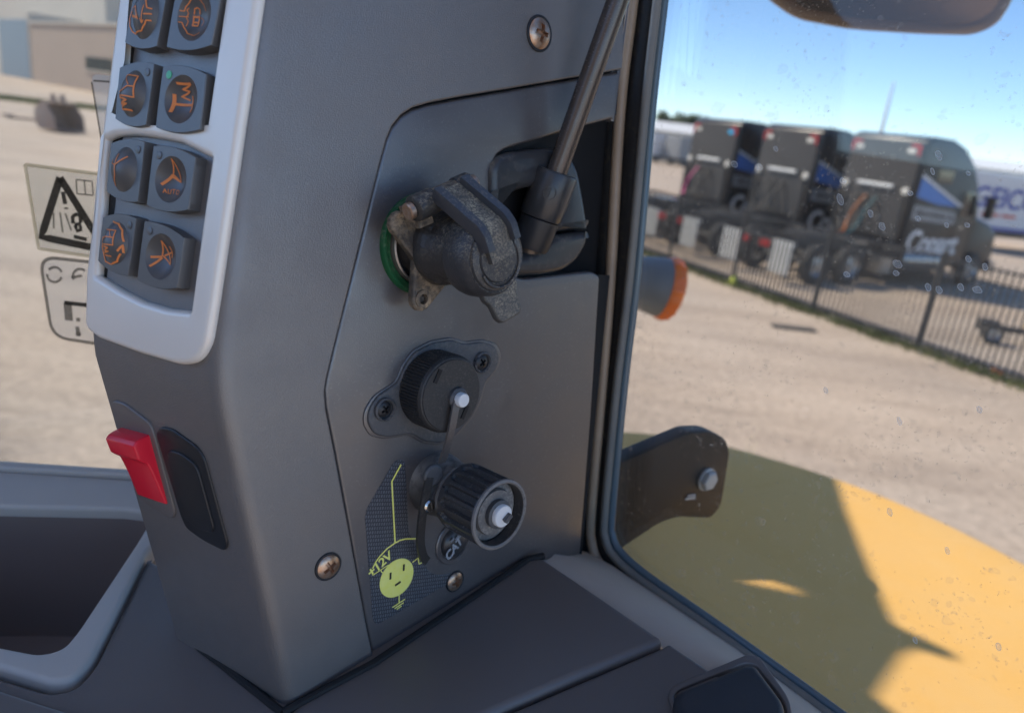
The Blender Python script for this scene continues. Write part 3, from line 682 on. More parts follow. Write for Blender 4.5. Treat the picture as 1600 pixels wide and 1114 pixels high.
b = MB(); b.lathe([(.0152, .0490), (.0142, .0500), (.0116, .0502), (.0110, .0530), (.0080, .0533)], 56); part('cap_floor', b, m_capfloor, ko, MNS)
b = MB(); b.lathe([(.0070, .0530), (.0070, .0562), (.0060, .0568), (.0050, .0568), (.0046, .0580), (.0040, .0585)], 40); part('centre_post', b, m_flange, ko, MNS)
pz = [(.0052 * math.cos(a), .0052 * math.sin(a)) for a in [R(x) for x in range(-20, 290, 10)]]
wp = MB(); wp.lathe([(.0054, .0560), (.0054, .0590), (.0050, .0595), (.0024, .0597)], 40); part('white_plug', wp, m_white, ko, MNS)
wk = MB(); wk.box((.0012, -.0006, .0606), (.0044, .0022, .0030), .6); part('plug_key', wk, m_flange, ko, MNS)
# hanging strap loop and its eyelet
part('hanging_strap', strap([(673, 735, .0165), (668, 760, .0170), (662, 790, .0160), (658, 822, .0140), (657, 848, .0110), (661, 868, .0070), (667, 876, .0040)], .0024, .0008), m_rubber, T, Matrix.Identity(4))
b = MB(); b.lathe([(.0058, 0), (.0058, .0018), (.0050, .0026), (.003, .0026)], 32); ey = part('strap_eyelet', b, m_flange, T, S.at(674, 741, .0150))
part('eyelet_band', strap([(680, 730, .0160), (689, 744, .0165), (682, 765, .0172), (674, 784, .0170), (672, 792, .016)], .0011, .0007), m_flange, T, Matrix.Identity(4))
b = MB(); b.lathe([(.0035, 0), (.0035, .0016), (.0026, .0024)], 20); part('clip', b, m_chrome, T, S.at(669, 789, .0165))

# ------------------------------------------------------------------ latch pod in the notch
MLp = S.at(850, 330, -.012)
T = thing('latch_pod', 'rounded black latch pod in the notch beside the window rubber', 'latch', MLp)
qq = S.loc(850, 330, -.012)
def lp(pts, h): return [(a - qq[0], c - qq[1]) for a, c in S.locs(pts, h)]
HL = .001
up_o = [(768, 262), (778, 246), (800, 238), (862, 231), (890, 236), (906, 262), (916, 316), (922, 356), (872, 364), (868, 352), (879, 330), (878, 300), (866, 286), (820, 296), (774, 312), (768, 330)]
lo_o = [(774, 392), (800, 404), (836, 396), (858, 376), (872, 368), (922, 361), (918, 384), (904, 408), (882, 424), (850, 430), (800, 432), (774, 424)]
part('upper_shell', plate(rpoly(lp(up_o, HL), [.003, .004, .004, .004, .008, .008, .004, .001, .001, .003, .004, .004, .004, .002, .001, .001], 6), -.012, .013, .0050, res=5), m_blackgloss, T)
part('lower_shell', plate(rpoly(lp(lo_o, HL), [.002, .004, .004, .003, .001, .001, .006, .008, .006, .004, .004, .002], 6), -.012, .013, .0042, res=5), m_blackgloss, T)
part('cavity_floor', plate(rpoly(lp([(764, 250), (900, 235), (918, 400), (780, 428)], -.008), .006), -.013, -.006), m_cavity, T)

# ------------------------------------------------------------------ gas strut
p_end, p_mid, p_top = at_d(833, 372, .432), at_d(852, 302, .424), at_d(1012, -130, .385)
axs = (p_top - p_end).normalized(); MZ = axs.to_track_quat('Z', 'Y').to_matrix().to_4x4(); MS = Matrix.Translation(p_end) @ MZ
T = thing('gas_strut', 'dark gas strut rod with a plastic end fitting hooked into the latch pod', 'gas strut', MS)
L1 = (p_mid - p_end).length; LT = (p_top - p_end).length
b = MB(); b.lathe([(.0061, .030), (.0061, LT)], 32); part('rod', b, m_rod, T)
b = MB(); b.lathe([(.0118, .0125), (.0124, .0135), (.0128, .024), (.0128, .0385), (.0122, .0398), (.0112, .0400), (.0066, .0396)], 48); fo = part('end_fitting', b, m_blackgloss, T)
b = MB(); b.lathe([(.0104, -.006), (.0112, -.0035), (.0116, .0118), (.0108, .0122)], 40); part('ball_cup', b, m_black, T)
b = MB(); b.lathe([(.0062, -.0125), (.0070, -.0115), (.0072, -.006)], 24); part('ball_pin', b, m_rod, T)
vv = (CAM - at_d(828, 310, .41)).normalized(); vv = (vv - axs * vv.dot(axs)).normalized(); sd = axs.cross(vv)
ring = [p_end + axs * .028 + vv * (.0128 * math.cos(.25) + .0001) - sd * .0 + (axs * math.sin(a) + sd * math.cos(a)) * .0036 for a in [2 * PI * i / 24 for i in range(25)]]
b = MB(); b.tube(ring, .00035, 6); b.tube([p_end + axs * .0255 + vv * .0129, p_end + axs * .0305 + vv * .0129], .0003, 6); part('moulded_mark', b, m_blackgloss, T, Matrix.Identity(4))

# ------------------------------------------------------------------ window rubber and panes
T = thing('window_seal', 'black rubber seal with worn ridges and painted tan highlights round the side window', 'window seal', G.at(985, 480), kind='thing')
def gpath(pts, h, n=6): return catmull([G.pt(x, y, h) for x, y in pts], n)
tail = [(1350, 1176), (1500, 1290)]
ridge1 = [(1040, -420), (989, 0), (969, 400 - 230), (954, 430), (941, 600), (924, 800), (924, 846), (938, 882), (985, 925), (1100, 1005), (1250, 1116)] + [(1340, 1182), (1490, 1296)]
mid = [(1058, -420), (1008, 0), (990, 170), (970, 430), (953, 600), (934, 800), (935, 846), (949, 876), (995, 916), (1108, 994), (1258, 1104)] + [(1348, 1172), (1498, 1286)]
ridge2 = [(1074, -420), (1027, 0), (1008, 170), (984, 430), (964, 600), (945, 800), (946, 842), (960, 870), (1004, 908), (1115, 985), (1266, 1095)] + [(1356, 1162), (1506, 1276)]
lip = [(1084, -420), (1037, 0), (1018, 170), (995, 430), (975, 600), (956, 800), (957, 838), (971, 864), (1013, 901), (1122, 977), (1273, 1086)] + [(1362, 1152), (1512, 1266)]
back = [(1028, -420), (974, 0), (960, 170), (944, 430), (931, 600), (914, 800), (913, 850), (928, 890), (977, 934)]
b = MB(); b.tube(gpath(mid, -.004), .0095, 12, .55, up=G.n); part('rubber_channel', b, m_seal, T, Matrix.Identity(4))
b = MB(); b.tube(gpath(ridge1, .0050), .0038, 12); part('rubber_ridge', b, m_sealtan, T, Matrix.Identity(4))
b = MB(); b.tube(gpath(ridge2, .0030), .0030, 12); part('rubber_ridge', b, m_sealgrey, T, Matrix.Identity(4))
b = MB(); b.tube(gpath(lip, -.003), .0034, 12, .8, up=G.n); part('glass_edge', b, m_glassedge, T, Matrix.Identity(4))
b = MB(); b.tube(gpath(back, .0), .0075, 10, .9, up=G.n); part('rubber_flap', b, m_seal, T, Matrix.Identity(4))

def glass_mat(name, tint, spots=True, veil=.035):
    m, t, bs = new_mat(name); N, L = t.nodes, t.links; N.remove(bs); out = N['Material Output']
    tr = N.new('ShaderNodeBsdfTransparent'); tr.inputs[0].default_value = (*tint, 1)
    gl = N.new('ShaderNodeBsdfGlossy'); gl.inputs['Roughness'].default_value = .02
    fr = N.new('ShaderNodeFresnel'); fr.inputs[0].default_value = 1.45
    mx = N.new('ShaderNodeMixShader'); L.new(fr.outputs[0], mx.inputs[0]); L.new(tr.outputs[0], mx.inputs[1]); L.new(gl.outputs[0], mx.inputs[2])
    df = N.new('ShaderNodeBsdfDiffuse'); df.inputs[0].default_value = (.68, .60, .48, 1)
    tl = N.new('ShaderNodeBsdfTranslucent'); tl.inputs[0].default_value = (.68, .60, .48, 1)
    dd = N.new('ShaderNodeMixShader'); dd.inputs[0].default_value = .5; L.new(df.outputs[0], dd.inputs[1]); L.new(tl.outputs[0], dd.inputs[2])
    tc = N.new('ShaderNodeTexCoord')
    def math_(op, a, c=None, clamp=False):
        n = N.new('ShaderNodeMath'); n.operation = op; n.use_clamp = clamp
        for i, s_ in enumerate((a, c)):
            if s_ is None: continue
            if isinstance(s_, (int, float)): n.inputs[i].default_value = s_
            else: L.new(s_, n.inputs[i])
        return n.outputs[0]
    nz = N.new('ShaderNodeTexNoise'); nz.inputs['Scale'].default_value = 7; nz.inputs['Detail'].default_value = 6; L.new(tc.outputs['Object'], nz.inputs['Vector'])
    fac = math_('MULTIPLY', nz.outputs[0], veil * 2)
    if spots:
        wn = N.new('ShaderNodeTexNoise'); wn.inputs['Scale'].default_value = 160; wn.inputs['Detail'].default_value = 2; L.new(tc.outputs['Object'], wn.inputs['Vector'])
        va = N.new('ShaderNodeVectorMath'); va.operation = 'MULTIPLY_ADD'; va.inputs[1].default_value = (.006, .006, .006); L.new(wn.outputs['Color'], va.inputs[0]); L.new(tc.outputs['Object'], va.inputs[2])
        mask = N.new('ShaderNodeTexNoise'); mask.inputs['Scale'].default_value = 16; mask.inputs['Detail'].default_value = 2; L.new(tc.outputs['Object'], mask.inputs['Vector'])
        for sc, th, amt in ((110, .95, .18), (240, .92, .24), (560, .95, .3)):
            vo = N.new('ShaderNodeTexVoronoi'); vo.inputs['Scale'].default_value = sc; L.new(va.outputs[0], vo.inputs['Vector'])
            sx = N.new('ShaderNodeSeparateColor'); L.new(vo.outputs['Color'], sx.inputs[0])
            rr = math_('MULTIPLY', sx.outputs[1], .28); rr = math_('ADD', rr, .12)
            dlt = math_('SUBTRACT', vo.outputs['Distance'], rr)
            ins = math_('LESS_THAN', dlt, 0.0); ringm = math_('LESS_THAN', math_('ABSOLUTE', dlt), .045)
            v = math_('ADD', math_('MULTIPLY', ins, .45), math_('MULTIPLY', ringm, .55))
            on = math_('GREATER_THAN', math_('ADD', sx.outputs[0], math_('MULTIPLY', math_('SUBTRACT', mask.outputs[0], .5), .7)), th)
            fac = math_('ADD', fac, math_('MULTIPLY', math_('MULTIPLY', v, on), amt))
    fac = math_('MINIMUM', fac, .7)
    m2 = N.new('ShaderNodeMixShader'); L.new(fac, m2.inputs[0]); L.new(mx.outputs[0], m2.inputs[1]); L.new(dd.outputs[0], m2.inputs[2])
    L.new(m2.outputs[0], out.inputs[0]); return m
gm = MB(); gpts = [G.loc(*q) for q in ((1075, -420), (1028, 0), (985, 430), (965, 600), (946, 800), (947, 842), (961, 870), (1005, 908), (1116, 985), (1266, 1094), (1500, 1280))]
q_last = gpts[-1]; gpts += [(q_last[0] + .15, q_last[1]), (q_last[0] + .15, gpts[0][1])]
tag(part('side_window', plate(gpts, -.0075, -.0035), glass_mat('spotted window glass', (.75, .755, .75), True, .022), None, G.M()), 'water spotted side window pane facing the parked black trucks', 'window pane', kind='thing')
wo_ = bpy.data.objects['side_window']; m_wm = film('dried water mark', (.80, .86, .92), .17); m_wme = film('water mark edge', (.90, .93, .96), .42); rq = random.Random(11)
marks = [(1467, 243, 6, 10), (1360, 334, 5, 7), (1378, 354, 6, 8), (1402, 413, 9, 8), (1400, 427, 6, 5), (1450, 449, 6, 7), (1467, 453, 6, 7), (1501, 449, 6, 7), (1527, 453, 9, 7), (1539, 417, 5, 7), (1513, 405, 5, 6), (1511, 352, 5, 5), (1513, 271, 4, 4), (1317, 283, 6, 6), (1313, 312, 6, 11), (1422, 302, 5, 5), (1434, 342, 5, 5), (1186, 261, 6, 6), (1147, 257, 6, 6), (1479, 352, 4, 5), (1457, 268, 3, 7), (1323, 429, 6, 5), (1212, 233, 4, 5), (1530, 640, 5, 7), (1405, 658, 4, 8), (1290, 610, 4, 6), (1480, 860, 4, 7), (1390, 800, 5, 8), (1560, 1010, 5, 8), (1430, 1000, 4, 7)]
for x, y, a, c in marks:
    a, c = a * .8, c * .8
    pts = [(x + a * math.cos(t) * rq.uniform(.8, 1.15) + .25 * c * math.sin(t), y + c * math.sin(t) * rq.uniform(.85, 1.12)) for t in [2 * PI * k / 14 for k in range(14)]]
    q = rpoly(G.locs(pts, -.003), .002, 3); wmk = part('water_mark', plate(q, -.0034, -.0032), m_wm, wo_, G.M())
    b = MB(); b.stroke(q + [q[0]], .0004, lambda x_, y_: -.0031); part('mark_edge', b.mesh('mark_edge', 0), m_wme, wmk, G.M())
fw = [(-1.3, .0), (.02, .0), (.02, .9), (-1.3, .9)]
px0 = GF.loc(200, 745)
fw = [(px0[0] - 1.1, px0[1] - .02), (px0[0] + .22, px0[1] - .02), (px0[0] + .22, px0[1] + .85), (px0[0] - 1.1, px0[1] + .85)]
tag(part('front_window', plate(fw, -.006, 0), glass_mat('front window glass', (.74, .755, .75), False, .03), None, GF.M()), 'clear front window pane carrying the warning stickers', 'window pane', kind='thing')

# ------------------------------------------------------------------ stickers on the front window
m_film = film('cream sticker film', (.85, .77, .58), .28); m_film2 = film('pale sticker film', (.82, .79, .72), .2)
m_edge = film('yellowed sticker edge', (.62, .50, .25), .6); m_ink = film('black ink', (.02, .02, .018), .93); m_inkfade = film('faded ink', (.06, .055, .045), .75)
dd = lambda pts: GF.locs([(x / 3.275, 220 + y / 3.275) for x, y in pts], .001)
def sticker(name, label, outline, fm, rnd, lines, edge=None, border=None):
    q = dd(outline); o = part(name, plate(rpoly(q, rnd), .0004, .0008), fm, None, GF.M()); tag(o, label, 'sticker')
    if edge:
        b = MB(); b.stroke(q + [q[0]], edge, lambda x, y: .0011); part('yellowed_edge', b.mesh('yellowed_edge', 0), m_edge, o, GF.M())
    if border:
        r_ = rpoly(q, rnd); b = MB(); b.stroke(r_ + [r_[0]], border, lambda x, y: .0011); part('border', b.mesh('border', 0), m_inkfade, o, GF.M())
    for nm, pts, wd, mt in lines:
        b = MB()
        for p in pts: b.stroke(dd(p), wd, lambda x, y: .0012)
        part(nm, b.mesh(nm, 0), mt, o, GF.M())
    return o
tri = [(308, 190), (212, 492), (540, 560), (308, 190)]
sticker('warning_sticker', 'cream warning sticker with a black triangle on the front window', [(128, 122), (640, 188), (640, 620), (198, 552)], m_film, .004,
        [('triangle', [tri], .0052, m_ink), ('exclamation_mark', [[(322, 262), (335, 325)], [(339, 342), (341, 350)]], .0030, m_ink), ('tick_lines', [[(275, 370), (276, 450)], [(308, 368), (322, 470)], [(335, 372), (366, 460)]], .0012, m_inkfade),
         ('padlock', [[(375, 425), (372, 390), (390, 376), (410, 385), (414, 420)], [(385, 430), (395, 462), (415, 455), (408, 425), (385, 430)], [(378, 490), (445, 506)]], .0026, m_ink), ('book', [[(390, 200), (472, 208), (478, 280), (395, 272), (390, 200)], [(432, 205), (438, 276)]], .0010, m_inkfade)], .0024)
sticker('clear_label', 'pale clear label on the front window beside the upper buttons', [(466, -340), (800, -310), (800, 130), (530, 100)], film('clear label film', (.85, .87, .85), .3), .004, [('label_edge', [[(470, -300), (520, 0)], [(478, -306), (620, -296)]], .0012, m_inkfade)])
def arc(c, r, a0, a1): return [(c[0] + r * math.cos(R(a)), c[1] + r * math.sin(R(a))) for a in range(a0, a1, 15)]
sticker('rounded_sticker', 'pale rounded rectangle sticker with line pictures under the warning sticker', [(203, 592), (640, 640), (640, 1060), (268, 1004)], m_film2, .012,
        [('arrow_loop', [arc((280, 685), 38, 20, 200), arc((280, 685), 38, 220, 350), arc((410, 692), 36, 150, 330), [(365, 700), (420, 690)]], .0018, m_inkfade), ('crane_symbol', [[(330, 828), (520, 850)]], .003, m_ink), ('crane_post', [[(346, 830), (354, 920)]], .006, m_inkfade), ('figure_symbol', [[(400, 905), (402, 925)], [(395, 950), (405, 1000)], [(388, 985), (415, 992)]], .003, m_inkfade)], None, .0024)

# ------------------------------------------------------------------ console at the foot of the pillar
T = thing('side_console', 'dark grey moulded console with storage tray round the pillar foot', 'console', K.at(440, 1112))
KL = lambda pts, h=0: K.locs(pts, h)
part('front_panel', plate(rpoly(KL([(232, 872), (330, 930), (500, 985), (446, 1112), (446, 1420), (-420, 1420), (-420, 1115), (-60, 1040), (78, 1082), (116, 1076), (146, 1044)]), [.002, 0, 0, 0, 0, 0, 0, .004, .008, .010, .008]), -.02, 0, .003), m_console, T, K.M())
bl = part('lower_step', plate(rpoly(KL([(-420, 1130), (-30, 1068), (60, 1098), (118, 1116), (200, 1150), (300, 1420), (-420, 1420)], .004), .004), -.01, .0045, .002), m_console, T, K.M())
rp = [(452, 1114), (500, 1000), (600, 950), (760, 880), (826, 866), (846, 868), (1036, 996), (1030, 1003), (900, 1056), (700, 1142), (452, 1420)]
part('top_panel', plate(rpoly(KL(rp), [0, 0, 0, 0, .004, .006, .004, .002, 0, 0, 0]), -.02, .0, .0042, res=4), m_console, T, K.M())
rp2 = [(700, 1152), (905, 1064), (1036, 1008), (1046, 1002), (1130, 1058), (1215, 1114), (1500, 1420), (500, 1420)]
part('end_panel', plate(rpoly(KL(rp2, -.003), [0, 0, .002, .004, 0, 0, 0, 0]), -.03, -.003, .0035, res=4), m_console, T, K.M())
# sloping sill between the panels and the window rubber
hi = [(795, 868), (846, 866), (940, 930), (1040, 998), (1130, 1058), (1215, 1114), (1330, 1195), (1490, 1310)]
lo_ = [(897, 858), (918, 862), (958, 884), (1058, 951), (1149, 1012), (1268, 1100), (1356, 1166), (1506, 1282)]
b = MB()
for (x0, y0), (x1, y1) in zip(hi, lo_): b.v += [K.pt(x0 - 16, y0 + 6, -.014), K.pt(x0, y0, -.0015).lerp(G.pt(x1, y1, .008), .25), K.pt(x0, y0, -.0015).lerp(G.pt(x1, y1, .008), .8), G.pt(x1, y1, .006), G.pt(x1, y1, .006) - V((0, 0, .05))]
for k in range(len(hi) - 1):
    for i in range(4): b.f.append([k * 5 + i, k * 5 + i + 1, (k + 1) * 5 + i + 1, (k + 1) * 5 + i])
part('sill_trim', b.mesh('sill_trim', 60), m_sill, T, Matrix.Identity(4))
pad = [(1052, 1088), (1060, 1076), (1165, 1034), (1182, 1036), (1226, 1094), (1240, 1180), (1100, 1240)]
part('pad_recess', plate(rpoly(KL([(x + (x - 1140) * .10, y + (y - 1120) * .16) for x, y in pad], -.001), .006), -.02, -.0012, .001, [rpoly(KL(pad, -.001), .005)]), m_console, T, K.M())
part('raised_pad', plate(rpoly(KL(pad, .011), [.005, .005, .008, .006, .004, .004, .004]), -.014, .011, .0045, res=5), m_consoleblue, T, K.M())
# storage tray: rim, liner walls, floor
outer = [(229, 862), (142, 1030), (112, 1060), (80, 1066), (-60, 1024), (-420, 1000), (-420, 735), (0, 735), (205, 748), (330, 756)]
inner = [(216, 842), (120, 985), (97, 1012), (62, 1020), (-40, 1000), (-360, 960), (-330, 792), (0, 790), (190, 794), (240, 800)]
li = rpoly(KL(inner, .003), [.01, .02, .02, .02, 0, .01, .01, 0, 0, .01])
part('tray_rim', plate(rpoly(KL(outer, .003), [.003, .02, .02, .02, 0, 0, 0, 0, 0, 0]), -.01, .003, .0035, [li], res=4), m_rimtrim, T, K.M())
b = MB(); nI = len(li); ccx = sum(p[0] for p in li) / nI; ccy = sum(p[1] for p in li) / nI
for sc, h in ((1.004, -.002), (.985, -.02), (.93, -.085), (.86, -.105)):
    for p in li: b.v.append(V((ccx + (p[0] - ccx) * sc, ccy + (p[1] - ccy) * sc, h)))
for k in range(3):
    for i in range(nI): j = (i + 1) % nI; b.f.append([k * nI + i, k * nI + j, (k + 1) * nI + j, (k + 1) * nI + i])
b.f.append([3 * nI + i for i in range(nI)]); part('tray_bin', b, m_bin, T, K.M())
part('dash_edge', plate(rpoly(KL([(-420, 722), (0, 722), (215, 736), (330, 744), (330, 754), (205, 745), (0, 733), (-420, 733)], .004), .002), -.03, .006, .002), m_rimtrim, T, K.M())

# ------------------------------------------------------------------ machine parts outside the window
BK = Plane(at_d(1090, 742, .60), (.62, -.78, .0)); MBk = BK.M()
T = thing('window_bracket', 'dark rounded bracket plate with a hex bolt outside the side window', 'bracket', MBk)
br = [(962, 725), (1052, 686), (1078, 675), (1112, 673), (1136, 687), (1141, 708), (1128, 790), (1112, 810), (1060, 808), (1030, 818), (975, 855), (962, 862)]
part('plate', plate(rpoly(BK.locs(br), [0, .004, .004, .010, .010, .004, .008, .009, .008, .008, 0, 0]), -.014, 0, .0020), m_dark_steel, T)
Mb = BK.at(1103, 748)
b = MB(); b.lathe([(.0100, 0), (.0100, .0014), (.007, .0016)], 32); b.lathe([(.0088, .0014), (.0088, .0052), (.0076, .0062), (.004, .0064)], 6); part('hex_bolt', b, m_steel, T, Mb)
b = MB(); b.box((0, 0, .0003), (.0125, .0018, .0010)); b.box((.0005, .0026, .0003), (.010, .0014, .0010)); part('worn_scratch', b, m_steel, T, BK.at(1078, 778, 0, R(-8)))

m_amber = mat('amber lens', (1.0, .20, .012), .25, spec=.6, bump=(90, .3, .002)); m_lamp = mat('grey lamp housing', (.24, .25, .26), .45, var=(20, .5, (.17, .18, .19)))
pl = at_d(1036, 450, 1.25); MLm = Matrix.Translation(pl) @ Matrix.Rotation(R(8), 4, 'Z') @ Matrix.Rotation(R(8), 4, 'Y')
T = thing('side_marker_lamp', 'grey side marker lamp with an orange lens beyond the window rubber', 'marker lamp', MLm)
RX = Matrix.Rotation(R(90), 4, 'Y')
b = MB(); b.lathe([(.020, -.11), (.030, -.085), (.040, -.060), (.048, -.025), (.051, 0)], 28, M=RX); part('housing', b, m_lamp, T)
b = MB(); b.lathe([(.052, -.002), (.054, .006), (.050, .020), (.034, .028), (.012, .031)], 56, M=RX, mod=lambda k, r, h, a, i: r * (1 + (.03 if i % 4 < 2 else -.02) * (1 if 0 < k < 4 else 0))); part('lens', b, m_amber, T)
b = MB(); b.tube([(-.10, 0, 0), (-.2, .0, .0), (-.28, .01, -.12), (-.30, .02, -.5)], .018, 12); part('stalk', b, m_black, T)

m_mirror = mat('brown mirror shell', (.16, .11, .08), .22, var=(9, .6, (.11, .075, .05)), coat=.3)
pm = at_d(1400, -70, .95); view = (CAM - pm).normalized(); Mm = Matrix.Translation(pm) @ (view.to_track_quat('Z', 'Y').to_matrix().to_4x4())
Mm = Mm @ Matrix.Rotation(R(0), 4, 'Z')
T = thing('outside_mirror', 'brown rear-view mirror hanging into the blue sky', 'mirror', Mm)
def mp(pts): 
    out = []
    inv = Mm.inverted()
    for x, y in pts:
        r_ = ray(x, y); t_ = (pm - CAM).dot(view) / r_.dot(view); q = inv @ (CAM + r_ * t_); out.append((q.x, q.y))
    return out
mo = mp([(1150, -160), (1165, -60), (1190, -4), (1240, 32), (1330, 49), (1440, 56), (1522, 58), (1560, 42), (1588, 0), (1605, -90), (1600, -170), (1400, -210)])
part('shell', plate(rpoly(mo, [.02, .02, .02, .02, .02, .02, .02, .015, .015, .02, .03, .02]), -.07, 0, .018, res=6), m_mirror, T)
part('mirror_glass', plate(rpoly([(a * .9, c * .86 + .002) for a, c in mo], .015), -.001, .0025, .001), mat('brown reflection mirror glass', (.23, .17, .125), .22, .85, bump=(18, .05, .004)), T)  # reflected cab interior put into the glass as brown
b = MB(); b.tube([(0, .05, -.05), (.02, .25, -.07), (.0, .5, -.1)], .014, 10); part('mirror_arm', b, m_black, T)

m_yel = mat('yellow machine paint', (.88, .50, .145), .60, var=(2, .9, (.88, .52, .16)), dust=((.84, .54, .22), 3, .40, True), bump=(12, .03, .004), spec=.05)
fe = [at_z(x, y, FEN_Z) for x, y in ((930, 674), (1060, 684), (1150, 703), (1300, 748), (1450, 808), (1600, 884), (1750, 970))]
b = MB(); n = len(fe); lay = [(0, 0), (.012, -.002), (.03, -.012), (.045, -.035), (.05, -.08), (.05, -.45)]
fe = catmull(fe, 6); n = len(fe)
near = [V((p.x * .75 + .10, -.25 + .0 * k, FEN_Z)) for k, p in enumerate(fe)]
for k, p in enumerate(fe):
    d = V((p.x * .3, 1, 0)).normalized()
    for t_ in (0, .25, .5, .75, .92): q = near[k].lerp(p, t_); b.v.append(V((q.x, q.y, FEN_Z + .0 - .02 * (1 - t_) ** 2)))
    for a, h in lay: b.v.append(p + d * a + V((0, 0, h)))
C_n = 5 + len(lay)
for k in range(n - 1):
    for i in range(C_n - 1): b.f.append([k * C_n + i, (k + 1) * C_n + i, (k + 1) * C_n + i + 1, k * C_n + i + 1])
tag(part('machine_fender', b.mesh('machine_fender', 60), m_yel), 'broad yellow machine fender below the side window, half in shade', 'fender')

# ------------------------------------------------------------------ parked tractor units
m_trk = mat('black truck paint', (.012, .012, .015), .30, coat=.0, spec=.35, var=(1.2, .6, (.018, .019, .024))); m_trkrear = mat('black rear with ground reflection tone', (.045, .040, .037), .5, var=(1.5, .8, (.065, .058, .052)))  # rear browned to stand for the ground it reflects
m_chassis = mat('greasy chassis', (.035, .034, .034), .6, var=(3, .6, (.07, .065, .06))); m_tyre = mat('tyre rubber', (.030, .030, .031), .8, var=(4, .6, (.06, .058, .055)))
m_rim = mat('dull alloy rim', (.42, .42, .42), .35, .8); m_flap = mat('white mudflap', (.62, .62, .60), .6); m_tail = mat('red tail lens', (.55, .02, .02), .3); m_clear = mat('pale lamp lens', (.75, .70, .60), .3)
m_blue = mat('blue stripe', (.03, .17, .55), .35); m_pale = mat('pale lettering', (.72, .73, .74), .45); m_tank = mat('polished tank', (.45, .45, .45), .25, .9); m_win = mat('dark cab glass', (.012, .016, .02), .06, spec=.8); m_banner = mat('grey banner', (.28, .29, .30), .45)
m_cyan = mat('bright cyan lamp cover', (.03, .50, .85), .4); m_pink = mat('pink air hose', (.62, .06, .22), .5); m_orangeh = mat('orange air hose', (.35, .11, .03), .5); m_teal = mat('teal air hose', (.03, .10, .11), .5)
XZ = Matrix(((1, 0, 0, 0), (0, 0, -1, 0), (0, 1, 0, 0), (0, 0, 0, 1)))     # profile (x, z) extruded along y
def side(poly, w, bev, res=3): me = plate(poly, -w, w, bev, res=res); me.transform(XZ); return finish(me, 35)
def wheel_mesh(r=.51, w=.29):
    b = MB(); b.lathe([(r * .58, -w * .46), (r * .80, -w * .5), (r * .94, -w * .46), (r, -w * .34), (r, w * .34), (r * .94, w * .46), (r * .80, w * .5), (r * .58, w * .46)], 36, False, False); t = b.mesh('tyre', 40)
    b = MB(); b.lathe([(r * .58, -w * .4), (r * .58, w * .44), (r * .52, w * .36), (r * .40, w * .22), (r * .22, w * .26), (r * .18, w * .42), (r * .06, w * .44)], 30); q = b.mesh('rim', 35); return t, q
TY, RM = wheel_mesh()
